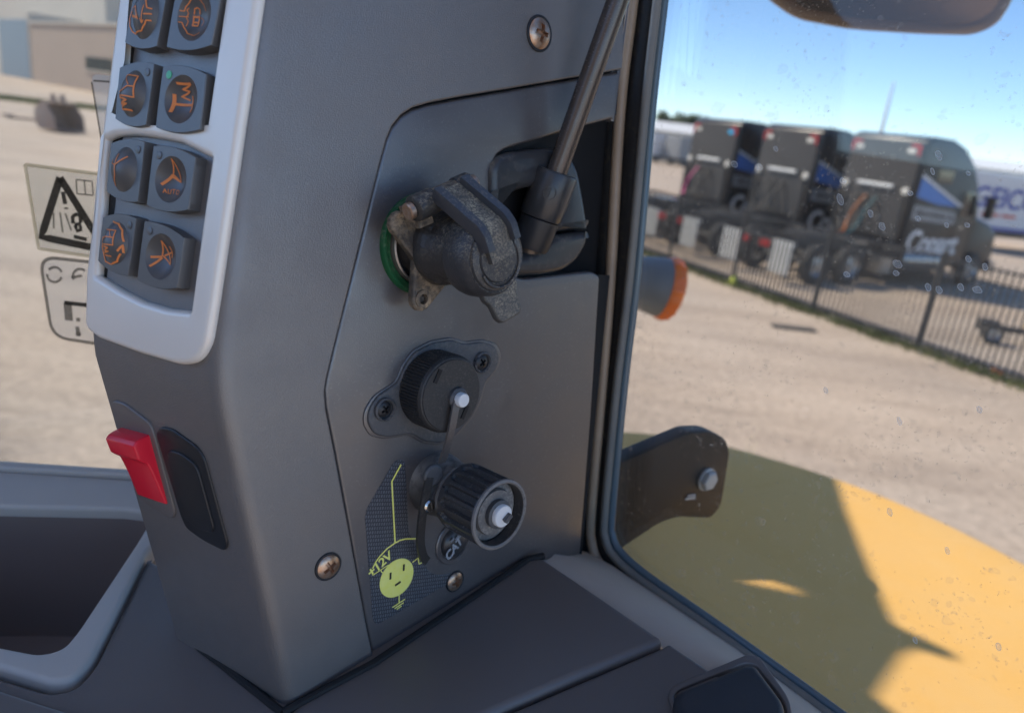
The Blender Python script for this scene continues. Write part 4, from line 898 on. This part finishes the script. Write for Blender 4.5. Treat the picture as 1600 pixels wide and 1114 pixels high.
def truck(M, label, hose, lampm, nth):
    T = thing('truck_tractor', label, 'truck', M, 'black tractor units parked side by side')
    b = MB()
    for y in (-.42, .42): b.box((3.8, y, .92), (7.4, .09, .26))
    for x in (.2, 1.65, 3.4, 6.0): b.box((x, 0, .92), (.1, .8, .2))
    for x in (1.0, 2.3, 7.9): b.tube([(x, -1.0, .52), (x, 1.0, .52)], .09, 10)
    part('chassis', b, m_chassis, T)
    b = MB(); b.lathe([(.5, 1.10), (.48, 1.18), (.1, 1.2)], 24, M=Matrix.Translation((1.6, 0, 0))); b.box((1.6, 0, 1.08), (1.1, .8, .06)); part('fifth_wheel', b, m_chassis, T)
    b = MB(); b.box((2.75, 0, 1.12), (.55, 1.9, .05)); part('deck_plate', b, m_tank, T)
    CF = M @ Matrix.Translation((1.0, 0, 0))
    part('sleeper', side(rpoly([(3.1, .95), (3.1, 3.9), (3.35, 4.02), (4.25, 4.02), (4.9, 3.85), (5.5, 3.45), (5.95, 2.95), (6.35, 2.2), (6.3, .6), (4.2, .6), (4.1, .95)], .15), 1.2, .10), m_trk, T, CF)
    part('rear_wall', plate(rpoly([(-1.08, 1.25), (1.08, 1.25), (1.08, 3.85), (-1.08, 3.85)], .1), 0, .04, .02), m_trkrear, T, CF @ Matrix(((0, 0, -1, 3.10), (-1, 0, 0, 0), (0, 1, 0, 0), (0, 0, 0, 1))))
    part('hood', side(rpoly([(6.1, .75), (6.2, 2.15), (7.5, 1.86), (7.95, 1.6), (8.1, .75), (7.6, .55), (6.2, .55)], .18), 1.05, .14), m_trk, T, CF)
    wp = part('door_window', side(rpoly([(5.35, 2.0), (5.4, 2.75), (5.85, 2.75), (6.15, 2.1)], .05), 1.215, .01), m_win, T, CF)
    part('side_skirt', side(rpoly([(3.15, .32), (3.1, 1.0), (5.0, 1.0), (5.0, .32)], .06), 1.17, .03), m_trk, T, CF)
    b = MB()
    for y in (-1.0, 1.0): b.tube([(3.3, y, .72), (5.0, y, .72)], .30, 20)
    part('fuel_tank', b, m_tank, T, CF)
    for x, y in ((1.0, 1), (1.0, -1), (2.3, 1), (2.3, -1), (7.9, 1), (7.9, -1)):
        Mw = M @ Matrix.Translation((x, y * 1.03, .51)) @ Matrix.Rotation(R(-90 * y), 4, 'X')
        wo = part('wheel', TY, m_tyre, T, Mw); part('rim', RM, m_rim, wo, Mw)
    for y in (-1, 1):
        b = MB(); b.box((-.18, y * .88, .62), (.04, .62, .72)); b.box((-.14, y * .88, 1.02), (.10, .66, .10)); part('mudflap', b, m_flap, T)
        b = MB(); b.box((-.22, y * .36, .92), (.06, .30, .16)); part('tail_light', b, m_tail, T)
        b = MB(); b.box((3.06, y * .90, 3.74), (.05, .26, .06)); b.box((3.06, y * 1.02, 3.60), (.05, .06, .22)); part('reflector', b, m_tail if y > 0 or nth else m_tail, T, CF)
        b = MB(); b.box((3.055, y * .80, 3.60), (.05, .22, .12)); part('clear_reflector', b, lampm if y < 0 else m_clear, T, CF)
        b = MB(); b.lathe([(.10, 0), (.10, .05), (.05, .07)], 16, M=Matrix.Translation((3.04, y * .95, 2.55)) @ Matrix.Rotation(R(-90), 4, 'Y')); part('work_lamp', b, m_clear, T, CF)
        b = MB(); b.box((6.35, y * 1.45, 2.35), (.12, .22, .62)); b.tube([(6.2, y * 1.15, 2.6), (6.33, y * 1.42, 2.6)], .02, 8); part('door_mirror', b, m_trk, T, CF)
    for y in (-1, 1):
        b = MB(); b.tube([(2.95, y * 1.0, 1.0), (2.95, y * 1.0, 2.2), (2.9, y * 1.0, 2.4)], .06, 14); part('exhaust_stack', b, m_chassis, T, CF)
        b = MB(); b.tube([(2.55, y * .62, .70), (3.35, y * .62, .70)], .13, 16); part('air_tank', b, m_tank, T)
        b = MB(); b.box((3.75, y * 1.0, .55), (.5, .36, .42)); part('battery_box', b, m_tank, T)
        b = MB(); b.box((5.6, y * 1.212, 1.72), (.22, .03, .05)); part('door_handle', b, m_tank, T, CF)
        for xx, hh in ((5.22, 2.1), (6.18, 1.5)): b = MB(); b.box((xx, y * 1.203, .65 + hh / 2), (.02, .012, hh)); part('door_seam', b, m_cavity, T, CF)
        b = MB(); b.box((4.2, y * 1.205, 3.05), (.7, .03, .34)); part('sleeper_window', b, m_win, T, CF)
        for zz in (.42, .78): b = MB(); b.box((5.45, y * 1.18, zz), (.6, .18, .05)); part('cab_step', b, m_tank, T, CF)
        b = MB(); b.box((7.98, y * .80, 1.15), (.16, .30, .26)); part('headlight', b, m_clear, T, CF)
    b = MB(); b.box((8.1, 0, .58), (.22, 2.2, .36)); part('bumper', b, m_tank, T, CF)
    for y in (-.7, -.25, .25, .7):
        b = MB(); b.box((5.2, y, 3.70), (.14, .12, .07)); part('roof_marker', b, m_orangeh, T, CF)
    b = MB(); b.tube([(3.02, -.55, 2.62), (3.02, .55, 2.62)], .06, 12); b.box((3.06, -.5, 2.62), (.1, .05, .05)); b.box((3.06, .5, 2.62), (.1, .05, .05)); part('grab_rail', b, m_flap, T, CF)
    for k, (y, mt) in enumerate(((.45, hose), (.2, m_orangeh if nth == 2 else m_chassis), (-.15, m_teal if nth == 2 else m_chassis))):
        b = MB(); b.tube(catmull([(3.02, y, 2.3), (2.75, y + .06, 1.9), (2.65, y + .12, 1.5), (2.3, y * .5, 1.25), (1.9, y * .3, 1.2)], 6), .038, 8); part('air_hose', b, mt, T, CF)
    Msd = CF @ Matrix(((1, 0, 0, 0), (0, 0, -1, -1.20), (0, 1, 0, 0), (0, 0, 0, 1)))   # right-hand side plane: x along, y up
    part('blue_wedge', plate([(3.2, 2.95), (3.2, 2.45), (4.2, 2.30), (5.2, 2.28)], -.003, .008), m_blue, T, Msd)
    part('pale_wedge', plate([(3.2, 3.06), (3.2, 2.97), (5.3, 2.29), (5.5, 2.30)], -.003, .010), m_pale, T, Msd)
    part('banner', plate([(3.2, 2.24), (3.2, 1.86), (5.2, 1.78), (5.2, 2.12)], -.003, .009), m_banner, T, Msd)
    b = MB(); xx = 3.35; rq = random.Random(5)
    while xx < 5.05:
        wq = rq.uniform(.03, .09); b.box((xx + wq / 2, 2.045 - (xx - 3.3) * .05, .012), (wq, rq.uniform(.09, .17), .004)); xx += wq + rq.uniform(.02, .05) + (.12 if rq.random() < .1 else 0)
    part('worn_lettering', b, m_chassis, T, Msd)['kind'] = 'stuff'
    part('door_lettering', text_mesh('Copart', .86, .004, .12, .95, .02), m_pale, T, Msd @ Matrix.Translation((4.45, 1.22, .012)))
    part('blue_underline', plate([(3.7, .86), (3.75, .72), (5.1, .72), (5.1, .86)], -.003, .010), m_blue, T, Msd)
    return T
PHI = R(31); h0 = at_z(1297, 446, 0)
labs = ['black tractor unit with orange air hose, nearest the white box truck', 'black tractor unit in the middle of the three', 'black tractor unit with a pink hose and bright blue roof lamp']
for k in range(3):
    a = PHI; org = h0 + V((-math.sin(a), math.cos(a), 0)) * (3.35 * k) - (V((math.cos(a), math.sin(a), 0)) * 1.65 + V((math.sin(a), -math.cos(a), 0)) * 1.15)
    truck(Matrix.Translation((org.x, org.y, 0)) @ Matrix.Rotation(a, 4, 'Z'), labs[k], (m_chassis, m_chassis, m_pink)[k], (m_clear, m_clear, m_cyan)[k], 2 - k)

# ------------------------------------------------------------------ white box truck on the far right, further trailers
m_vanw = mat('white truck body', (.70, .71, .73), .4); m_navy = mat('navy lettering', (.03, .05, .34), .4); m_redp = mat('red lettering', (.60, .09, .05), .4)
def box_truck(M, label, text, Lx=7.0, H=3.5, group=None, body=m_vanw, name='box_truck', cat='truck'):
    T = thing(name, label, cat, M, group)
    part('cargo_box', side(rpoly([(0, .9), (0, H), (Lx, H), (Lx, .9)], .08), 1.22, .05), body, T)
    part('cab', side(rpoly([(Lx + .05, .6), (Lx + .05, 2.5), (Lx + .9, 2.5), (Lx + 1.5, 1.6), (Lx + 2.2, 1.4), (Lx + 2.3, .6)], .12), 1.05, .08), body, T)
    for x in (1.4, Lx + 1.3):
        for y in (-1, 1):
            Mw = M @ Matrix.Translation((x, y * 1.02, .45)) @ Matrix.Rotation(R(-90 * y), 4, 'X') @ Matrix.Scale(.88, 4)
            wo = part('wheel', TY, m_tyre, T, Mw); part('rim', RM, m_rim, wo, Mw)
    b = MB(); b.box((Lx / 2 + .3, 0, .72), (Lx + 1.2, .9, .24)); part('chassis', b, m_chassis, T)
    if text:
        Msd = M @ Matrix(((1, 0, 0, 0), (0, 0, -1, -1.225), (0, 1, 0, 0), (0, 0, 0, 1)))
        part('lettering', text_mesh(text, 1.25, .004, .0, 1.0, .03), m_navy, T, Msd @ Matrix.Translation((2.55, 2.35, .008)))
        b = MB()
        for x0, x1 in ((1.35, 2.35), (2.5, 3.3)): b.box(((x0 + x1) / 2, 1.62, .006), (x1 - x0, .14, .006))
        part('red_line', b, m_redp, T, Msd)
        b = MB(); b.box((Lx / 2, 1.02, .006), (Lx, .16, .006)); part('blue_band', b, m_navy, T, Msd)
        b = MB(); b.box((.06, 2.2, .006), (.10, 2.4, .006)); part('corner_band', b, m_blue, T, Msd)
    return T
gp = at_z(1588, 398, 0)
box_truck(Matrix.Translation((gp.x - 3.7, gp.y + 1.0, 0)) @ Matrix.Rotation(R(14), 4, 'Z'), 'white box truck with blue lettering behind the black trucks', 'GEICO')
for k, (px, py, rz, lb) in enumerate(((1004, 252, 40, 'white trailer parked left of the black trucks, behind the fence'), (1046, 258, 40, 'pale trailer standing far behind the leftmost black truck'))):
    p = at_z(px, py, 0); box_truck(Matrix.Translation(p) @ Matrix.Rotation(R(rz), 4, 'Z'), lb, None, 9.0, 3.6, 'far trailers', (m_vanw, m_banner)[k], 'far_trailer', 'trailer')

# far sheds, pole and tree line at the horizon
m_shed = mat('pale shed wall', (.55, .54, .50), .7, var=(.2, .6, (.48, .46, .42))); m_shedroof = mat('white shed roof', (.75, .75, .74), .6); m_shedred = mat('faded red shed', (.42, .24, .20), .7)
for k, (px, d, wx, wy, hh, mt, lb) in enumerate(((1030, 120, 46, 16, 4.2, m_shed, 'long low white roofed shed near the horizon, left of the trucks'), (1120, 170, 40, 18, 5.0, m_shedred, 'distant reddish shed mostly behind the parked trucks'), (1590, 130, 40, 16, 4.6, m_shed, 'far white roofed shed above the lettered box truck'))):
    r_ = ray(px, 300); p = V((r_.x, r_.y, 0)).normalized() * d; Ms = Matrix.Translation(p) @ Matrix.Rotation(R(-10), 4, 'Z')
    T = thing('far_shed', lb, 'shed', Ms, 'sheds on the horizon')
    b = MB(); b.box((0, 0, hh / 2), (wx, wy, hh)); part('wall', b, mt, T)
    b = MB(); b.add([(-wx / 2 - .4, -wy / 2 - .4, hh + .004), (wx / 2 + .4, -wy / 2 - .4, hh + .004), (wx / 2 + .4, wy / 2 + .4, hh + .004), (-wx / 2 - .4, wy / 2 + .4, hh + .004), (-wx / 2 - .4, 0, hh + 1.4), (wx / 2 + .4, 0, hh + 1.4)], [(0, 1, 5, 4), (3, 4, 5, 2), (0, 4, 3), (1, 2, 5)]); part('roof', b, m_shedroof, T)
    for i in range(6):
        b = MB(); b.box((-wx / 2 + wx * (i + .5) / 6, -wy / 2 - .02, 1.5), (3.0, .06, 2.8)); part('door', b, m_banner, T)
m_leaf = mat('tree foliage', (.055, .085, .035), .7, var=(.6, .8, (.09, .12, .05))); m_bark = mat('bark', (.10, .075, .055), .9)
def tree(p, H, label, seed):
    rnd = random.Random(seed); T = thing('tree', label, 'tree', Matrix.Translation(p), 'trees on the horizon')
    b = MB(); b.tube([(0, 0, 0), (.1, 0, H * .35), (-.1, .1, H * .7)], [.3, .22, .1], 8)
    for k in range(5): a = k * 1.3; b.tube([(0, 0, H * .35), (math.cos(a) * H * .2, math.sin(a) * H * .2, H * .6)], [.12, .05], 6)
    part('trunk', b, m_bark, T); c = MB()
    cl = [(rnd.uniform(-.3, .3) * H, rnd.uniform(-.3, .3) * H, H * rnd.uniform(.42, .88), H * rnd.uniform(.10, .20)) for _ in range(14)]
    for x, y, z, r in cl:
        for _ in range(150):
            d = V((rnd.gauss(0, 1), rnd.gauss(0, 1), rnd.gauss(0, .8))).normalized() * r * rnd.uniform(.5, 1.1); q = V((x, y, z)) + d
            u = V((rnd.gauss(0, 1), rnd.gauss(0, 1), rnd.gauss(0, 1))).normalized(); v = u.orthogonal().normalized() * .22; u *= .35
            c.add([q - u, q + v, q + u, q - v], [(0, 1, 2, 3)])
    me = bpy.data.meshes.new('crown'); me.from_pydata([tuple(p) for p in c.v], [], c.f); part('crown', me, m_leaf, T)
for k, (px, d, H, lb) in enumerate(((1022, 150, 8.0, 'green tree on the horizon close to the window rubber'), (1060, 160, 8.6, 'green tree above the long white shed'), (1092, 190, 9.0, 'green tree behind the leftmost truck roof'), (172, 150, 9.0, 'green tree at the end of the beige building'))):
    r_ = ray(px, 300); tree(V((r_.x, r_.y, 0)).normalized() * d, H, lb, k + 3)
r_ = ray(1352, 300); pp = V((r_.x, r_.y, 0)).normalized() * 48
b = MB(); b.tube([(0, 0, 0), (0, 0, 3), (0, 0, 7.6)], [.22, .17, .05], 12); po = part('pole', b, mat('pale pole', (.62, .64, .62), .5), None, Matrix.Translation(pp)); tag(po, 'slim pale tapered pole rising behind the trucks', 'pole')

# ------------------------------------------------------------------ picket fence with grass at its foot
m_fence = mat('black fence paint', (.022, .022, .024), .5)
fa, fb = at_z(1010, 398, 0), at_z(1600, 606, 0); fd = (fb - fa).normalized(); FL0, FL1 = -6.0, (fb - fa).length + 2.2
Mf = Matrix.Translation(fa) @ Matrix.Rotation(math.atan2(fd.y, fd.x), 4, 'Z')
T = thing('picket_fence', 'black metal picket fence between the yard and the parked trucks', 'fence', Mf)
HF = 1.75; pk = MB(); pk.box((0, 0, HF / 2 + .05), (.028, .028, HF - .06)); pkm = pk.mesh('picket', 0); pst = MB(); pst.box((0, 0, HF / 2 + .03), (.065, .065, HF + .06)); pst.add([(-.04, -.04, HF + .062), (.04, -.04, HF + .062), (.04, .04, HF + .062), (-.04, .04, HF + .062), (0, 0, HF + .10)], [(0, 1, 4), (1, 2, 4), (2, 3, 4), (3, 0, 4)]); pstm = pst.mesh('post', 0)
pofs = ((at_z(1440, 546, 0) - fa).dot(fd)) % 2.45
x = FL0
while x < FL1:
    o = (x - pofs) % 2.45
    part('picket', pkm, m_fence, T, Mf @ Matrix.Translation((x, 0, 0))); x += .117
x = pofs - 2.45 * 4
while x < FL1:
    if x > FL0: part('post', pstm, m_fence, T, Mf @ Matrix.Translation((x, .004, 0)))
    x += 2.45
for z in (.16, HF - .26, HF - .04):
    b = MB(); b.box(((FL0 + FL1) / 2, .012, z), (FL1 - FL0, .032, .036)); part('rail', b, m_fence, T)
def grass(name, label, a, c, wd, n, hmax, seed, cols):
    rnd = random.Random(seed); b = MB(); d = (c - a); side_ = V((-d.y, d.x, 0)).normalized()
    for _ in range(n):
        t_ = rnd.random(); cl = .5 + .5 * math.sin(t_ * 37 + seed) * math.sin(t_ * 91)
        if rnd.random() > .25 + .75 * cl: continue
        p = a + d * t_ + side_ * rnd.gauss(0, wd); h = hmax * rnd.uniform(.3, 1); q = V((rnd.gauss(0, .4), rnd.gauss(0, .4), 1)).normalized() * h; s_ = V((rnd.gauss(0, 1), rnd.gauss(0, 1), 0)).normalized() * h * .12
        b.v += [p - s_, p + s_, p + q]; k = len(b.v); b.f.append([k - 3, k - 2, k - 1])
    me = bpy.data.meshes.new(name); me.from_pydata([tuple(p) for p in b.v], [], b.f)
    return tag(part(name, me, cols), label, 'grass', kind='stuff')
m_grass = mat('dry grass', (.16, .15, .06), .8, var=(.8, .8, (.09, .12, .035)))
grass('grass', 'thin dry grass along the picket fence foot', fa - fd * 6, fb + fd * 2, .16, 16000, .17, 2, m_grass)
# small things lying about
p = at_z(1240, 514, 0); b = plate(rpoly([(-.42, -.12), (.42, -.12), (.42, .12), (-.42, .12)], .03), 0, .035, .01); tag(part('rubber_strip', b, m_tyre, None, Matrix.Translation(p) @ Matrix.Rotation(R(4), 4, 'Z')), 'dark flat strip lying on the bare yard ground', 'strip')
p = at_z(1145, 445, 0); T = thing('yellow_cap', 'small yellow green cone lying at the fence foot', 'cone', Matrix.Translation(p)); b = MB(); b.lathe([(.16, 0), (.16, .03), (.10, .05), (.05, .26), (.03, .28)], 16); part('body', b, mat('lime plastic', (.62, .66, .08), .5), T); b = MB(); b.box((0, 0, .012), (.4, .4, .024)); part('base', b, mat('lime base', (.50, .55, .08), .6), T)
p = at_z(1556, 586, 0); b = MB(); b.lathe([(.02, 0), (.09, .02), (.11, .06), (.08, .11), (.03, .13)], 9, mod=lambda k, r, h, a, i: r * (1 + .3 * math.sin(3 * a))); tag(part('orange_rag', b, mat('orange rag', (.75, .25, .10), .8), None, Matrix.Translation(p)), 'crumpled orange rag at the fence foot', 'rag')
# low equipment trailer behind the fence
p = at_z(1535, 532, 0); Me = Matrix.Translation(p) @ Matrix.Rotation(R(-6), 4, 'Z')
T = thing('equipment_trailer', 'low black trailer drawbar with a yellow jack post behind the fence', 'trailer', Me)
b = MB(); b.box((1.1, 0, .30), (2.2, .12, .12)); b.box((1.6, .25, .34), (1.2, .5, .10)); b.box((0, 0, .33), (.35, .3, .22)); part('drawbar', b, m_chassis, T)
for x, y in ((.05, -.22), (1.5, -.3), (1.5, .6)):
    Mw = Me @ Matrix.Translation((x, y, .21)) @ Matrix.Rotation(R(90), 4, 'X') @ Matrix.Scale(.41, 4); wo = part('wheel', TY, m_tyre, T, Mw); part('rim', RM, m_rim, wo, Mw)
b = MB(); b.tube([(.78, 0, .36), (.98, 0, .95)], .085, 12); part('jack_post', b, mat('yellow jack paint', (.80, .48, .03), .4), T)

# ------------------------------------------------------------------ yard to the left of the pillar
def zat(px, py, p): r_ = ray(px, py); return CAMZ + r_.z * (p.y / r_.y)
m_wall1 = mat('grey rendered wall', (.58, .53, .46), .8, var=(.15, .8, (.50, .46, .40))); m_wall2 = mat('brown block wall', (.44, .34, .27), .85, var=(.2, .8, (.38, .30, .24))); m_door = mat('blue grey door', (.16, .22, .28), .5); m_dwin = mat('dark window', (.02, .03, .03), .6, spec=.1)
bp0 = at_z(60, 126, 0); yb = bp0.y
def xw(px): p = at_d(px, 100, 1); q = at_d(0, 100, 1); return (q.x / q.y + (p.x / p.y - q.x / q.y) * 1.3) * yb
T = thing('warehouse', 'beige and grey warehouse with a tall blue grey door across the yard', 'building', Matrix.Translation((xw(0), yb, 0)))
Mi = Matrix.Identity(4)
b = MB(); x0, x1, zt = xw(46), xw(330), zat(100, 46, bp0); b.box(((x0 + x1) / 2, yb + 8, zt / 2), (x1 - x0, 16, zt)); part('low_wing', b, m_wall2, T, Mi)
b = MB(); b.box(((x0 + x1) / 2 + .1, yb + 8, zt + .15), (x1 - x0 + .4, 16.4, .3)); part('coping', b, m_wall1, T, Mi)
b = MB(); x0, x1 = xw(-900), xw(92); b.box(((x0 + x1) / 2, yb + 18, 9), (x1 - x0, 19.5, 18)); part('tall_block', b, m_wall1, T, Mi)
b = MB(); x0, x1 = xw(-260), xw(46); b.box(((x0 + x1) / 2, yb + 4.05, 4.6), (x1 - x0 - .1, 8.3, 9.2)); part('gable_block', b, m_wall1, T, Mi)
b = MB(); x0, x1 = xw(-80), xw(40); zd = zat(20, 30, bp0); b.box(((x0 + x1) / 2, yb - .12, zd / 2), (x1 - x0, .1, zd)); do = part('roller_door', b, m_door, T, Mi)
for k in range(9):
    b = MB(); b.box(((x0 + x1) / 2, yb - .19, zd * (k + .5) / 9), (x1 - x0 - .2, .06, .10)); part('door_rib', b, m_door, do, Mi)
for a, c, y0, y1 in ((228, 300, 103, 119),):
    b = MB(); b.box(((xw(a) + xw(c)) / 2, yb - .03, (zat(a, y0, bp0) + zat(a, y1, bp0)) / 2), (xw(c) - xw(a), .08, zat(a, y0, bp0) - zat(a, y1, bp0))); wo = part('window', b, m_dwin, T, Mi)
    b = MB(); b.box(((xw(a) + xw(c)) / 2, yb - .09, zat(a, y1, bp0) - .12), (xw(c) - xw(a) + .4, .2, .18)); part('sill', b, m_wall1, wo, Mi)
T.matrix_basis = Matrix.Translation((3.2, 0, 0)) @ T.matrix_basis @ Matrix.Rotation(R(-42), 4, 'Z')      # its front is turned towards the sun
ga, gb = at_z(-120, 140, 0), at_z(330, 190, 0)
m_grass2 = mat('green verge grass', (.11, .16, .04), .8, var=(.3, .8, (.16, .18, .06)))
grass('grass.001', 'green grass verge in front of the warehouse', ga, gb, 1.5, 26000, .30, 9, m_grass2)
# loose digging bucket
pb = at_z(96, 206, 0); Mbk = Matrix.Translation(pb) @ Matrix.Rotation(R(-25), 4, 'Z')
T = thing('digging_bucket', 'rusty grey digging bucket standing on the open yard', 'bucket', Mbk)
m_bk = mat('weathered bucket steel', (.30, .27, .25), .6, .1, var=(1.6, .7, (.34, .20, .14)))
prof = [(-.55, .10), (-.75, .35), (-.78, .75), (-.55, 1.10), (-.20, 1.30), (.05, 1.25)]
b = MB(); pr = catmull([V((a, 0, c)) for a, c in prof + []], 4); n = len(pr)
for sgn in (0, .05):
    for p_ in pr:
        for y in (-.7, .7): b.v.append(V((p_.x - sgn * .7, y, p_.z + sgn * .3)))
for L_ in (0, 1):
    for k in range(n - 1): o = L_ * 2 * n; b.f.append([o + 2 * k, o + 2 * k + 1, o + 2 * k + 3, o + 2 * k + 2])
part('curved_back', b.mesh('curved_back', 60), m_bk, T)
for y in (-.7, .7):
    me = plate([(a, c) for a, c in prof] + [(.62, .72), (.70, .12)], -.025, .025, .005); me.transform(XZ); me.transform(Matrix.Translation((0, y, 0))); part('side_plate', finish(me), m_bk, T)
b = MB(); b.box((.08, 0, .10), (1.25, 1.4, .05)); part('floor_plate', b, m_bk, T)
for k in range(5):
    b = MB(); b.add([(.66, -.62 + .31 * k - .07, .06), (.66, -.62 + .31 * k + .07, .06), (.66, -.62 + .31 * k + .07, .18), (.66, -.62 + .31 * k - .07, .18), (.95, -.62 + .31 * k, .07)], [(0, 1, 2, 3), (0, 4, 1), (1, 4, 2), (2, 4, 3), (3, 4, 0)]); part('tooth', b, m_bk, T)
for y in (-.22, .22):
    me = plate([(-.35, 1.15), (-.15, 1.28), (.10, 1.24), (.05, 1.62), (-.12, 1.70), (-.28, 1.58)], -.03, .03, .005); me.transform(XZ); me.transform(Matrix.Translation((0, y, 0))); part('hanger_ear', finish(me), m_bk, T)
p = at_z(40, 188, 0); b = MB(); b.tube([(-.9, 0, .07), (.9, .1, .09)], .07, 10); b.box((-.9, 0, .14), (.3, .5, .12)); b.box((.9, .1, .14), (.25, .4, .16)); tag(part('drawbar_piece', b, m_bk, None, Matrix.Translation(p)), 'long rusty bar lying beside the digging bucket', 'bar')

# seat added behind the camera to darken what faces the rear
T = thing('added_seat', 'added unseen black seat that shades the pillar front', 'seat', Matrix.Translation((-.55, -.55, 1.9)))
part('seat_cushion', plate(rpoly([(-.27, -.28), (.27, -.28), (.27, .28), (-.27, .28)], .08), .42, .55, .04), m_consoleblue, T)
me = plate(rpoly([(-.27, 0), (.27, 0), (.22, .72), (-.22, .72)], .08), -.06, .06, .04); me.transform(Matrix.Translation((0, -.24, .5)) @ Matrix.Rotation(R(82), 4, 'X')); part('backrest', finish(me), m_consoleblue, T)
b = MB(); b.box((0, 0, .21), (.34, .34, .42)); part('pedestal', b, m_console, T)

# added black strip for the dark gap between pillar and console
T = bpy.data.objects['side_console']
gl = [K.pt(292, 996, .0006), K.pt(350, 1040, .0006), K.pt(441, 1113, .0006)]; gr = [K.pt(441, 1113, .0006), K.pt(512, 1074, .0006), K.pt(584, 1036, .0006), K.pt(710, 952, .0006), K.pt(826, 873, .0006), K.pt(850, 868, .0006)]
b = MB(); b.tube(resample(gl, .01), .0022, 8); part('joint_gap_strip', b, m_cavity, T, Matrix.Identity(4))
b = MB(); b.tube(resample(gr, .01), .0022, 8); part('joint_gap_strip', b, m_cavity, T, Matrix.Identity(4))
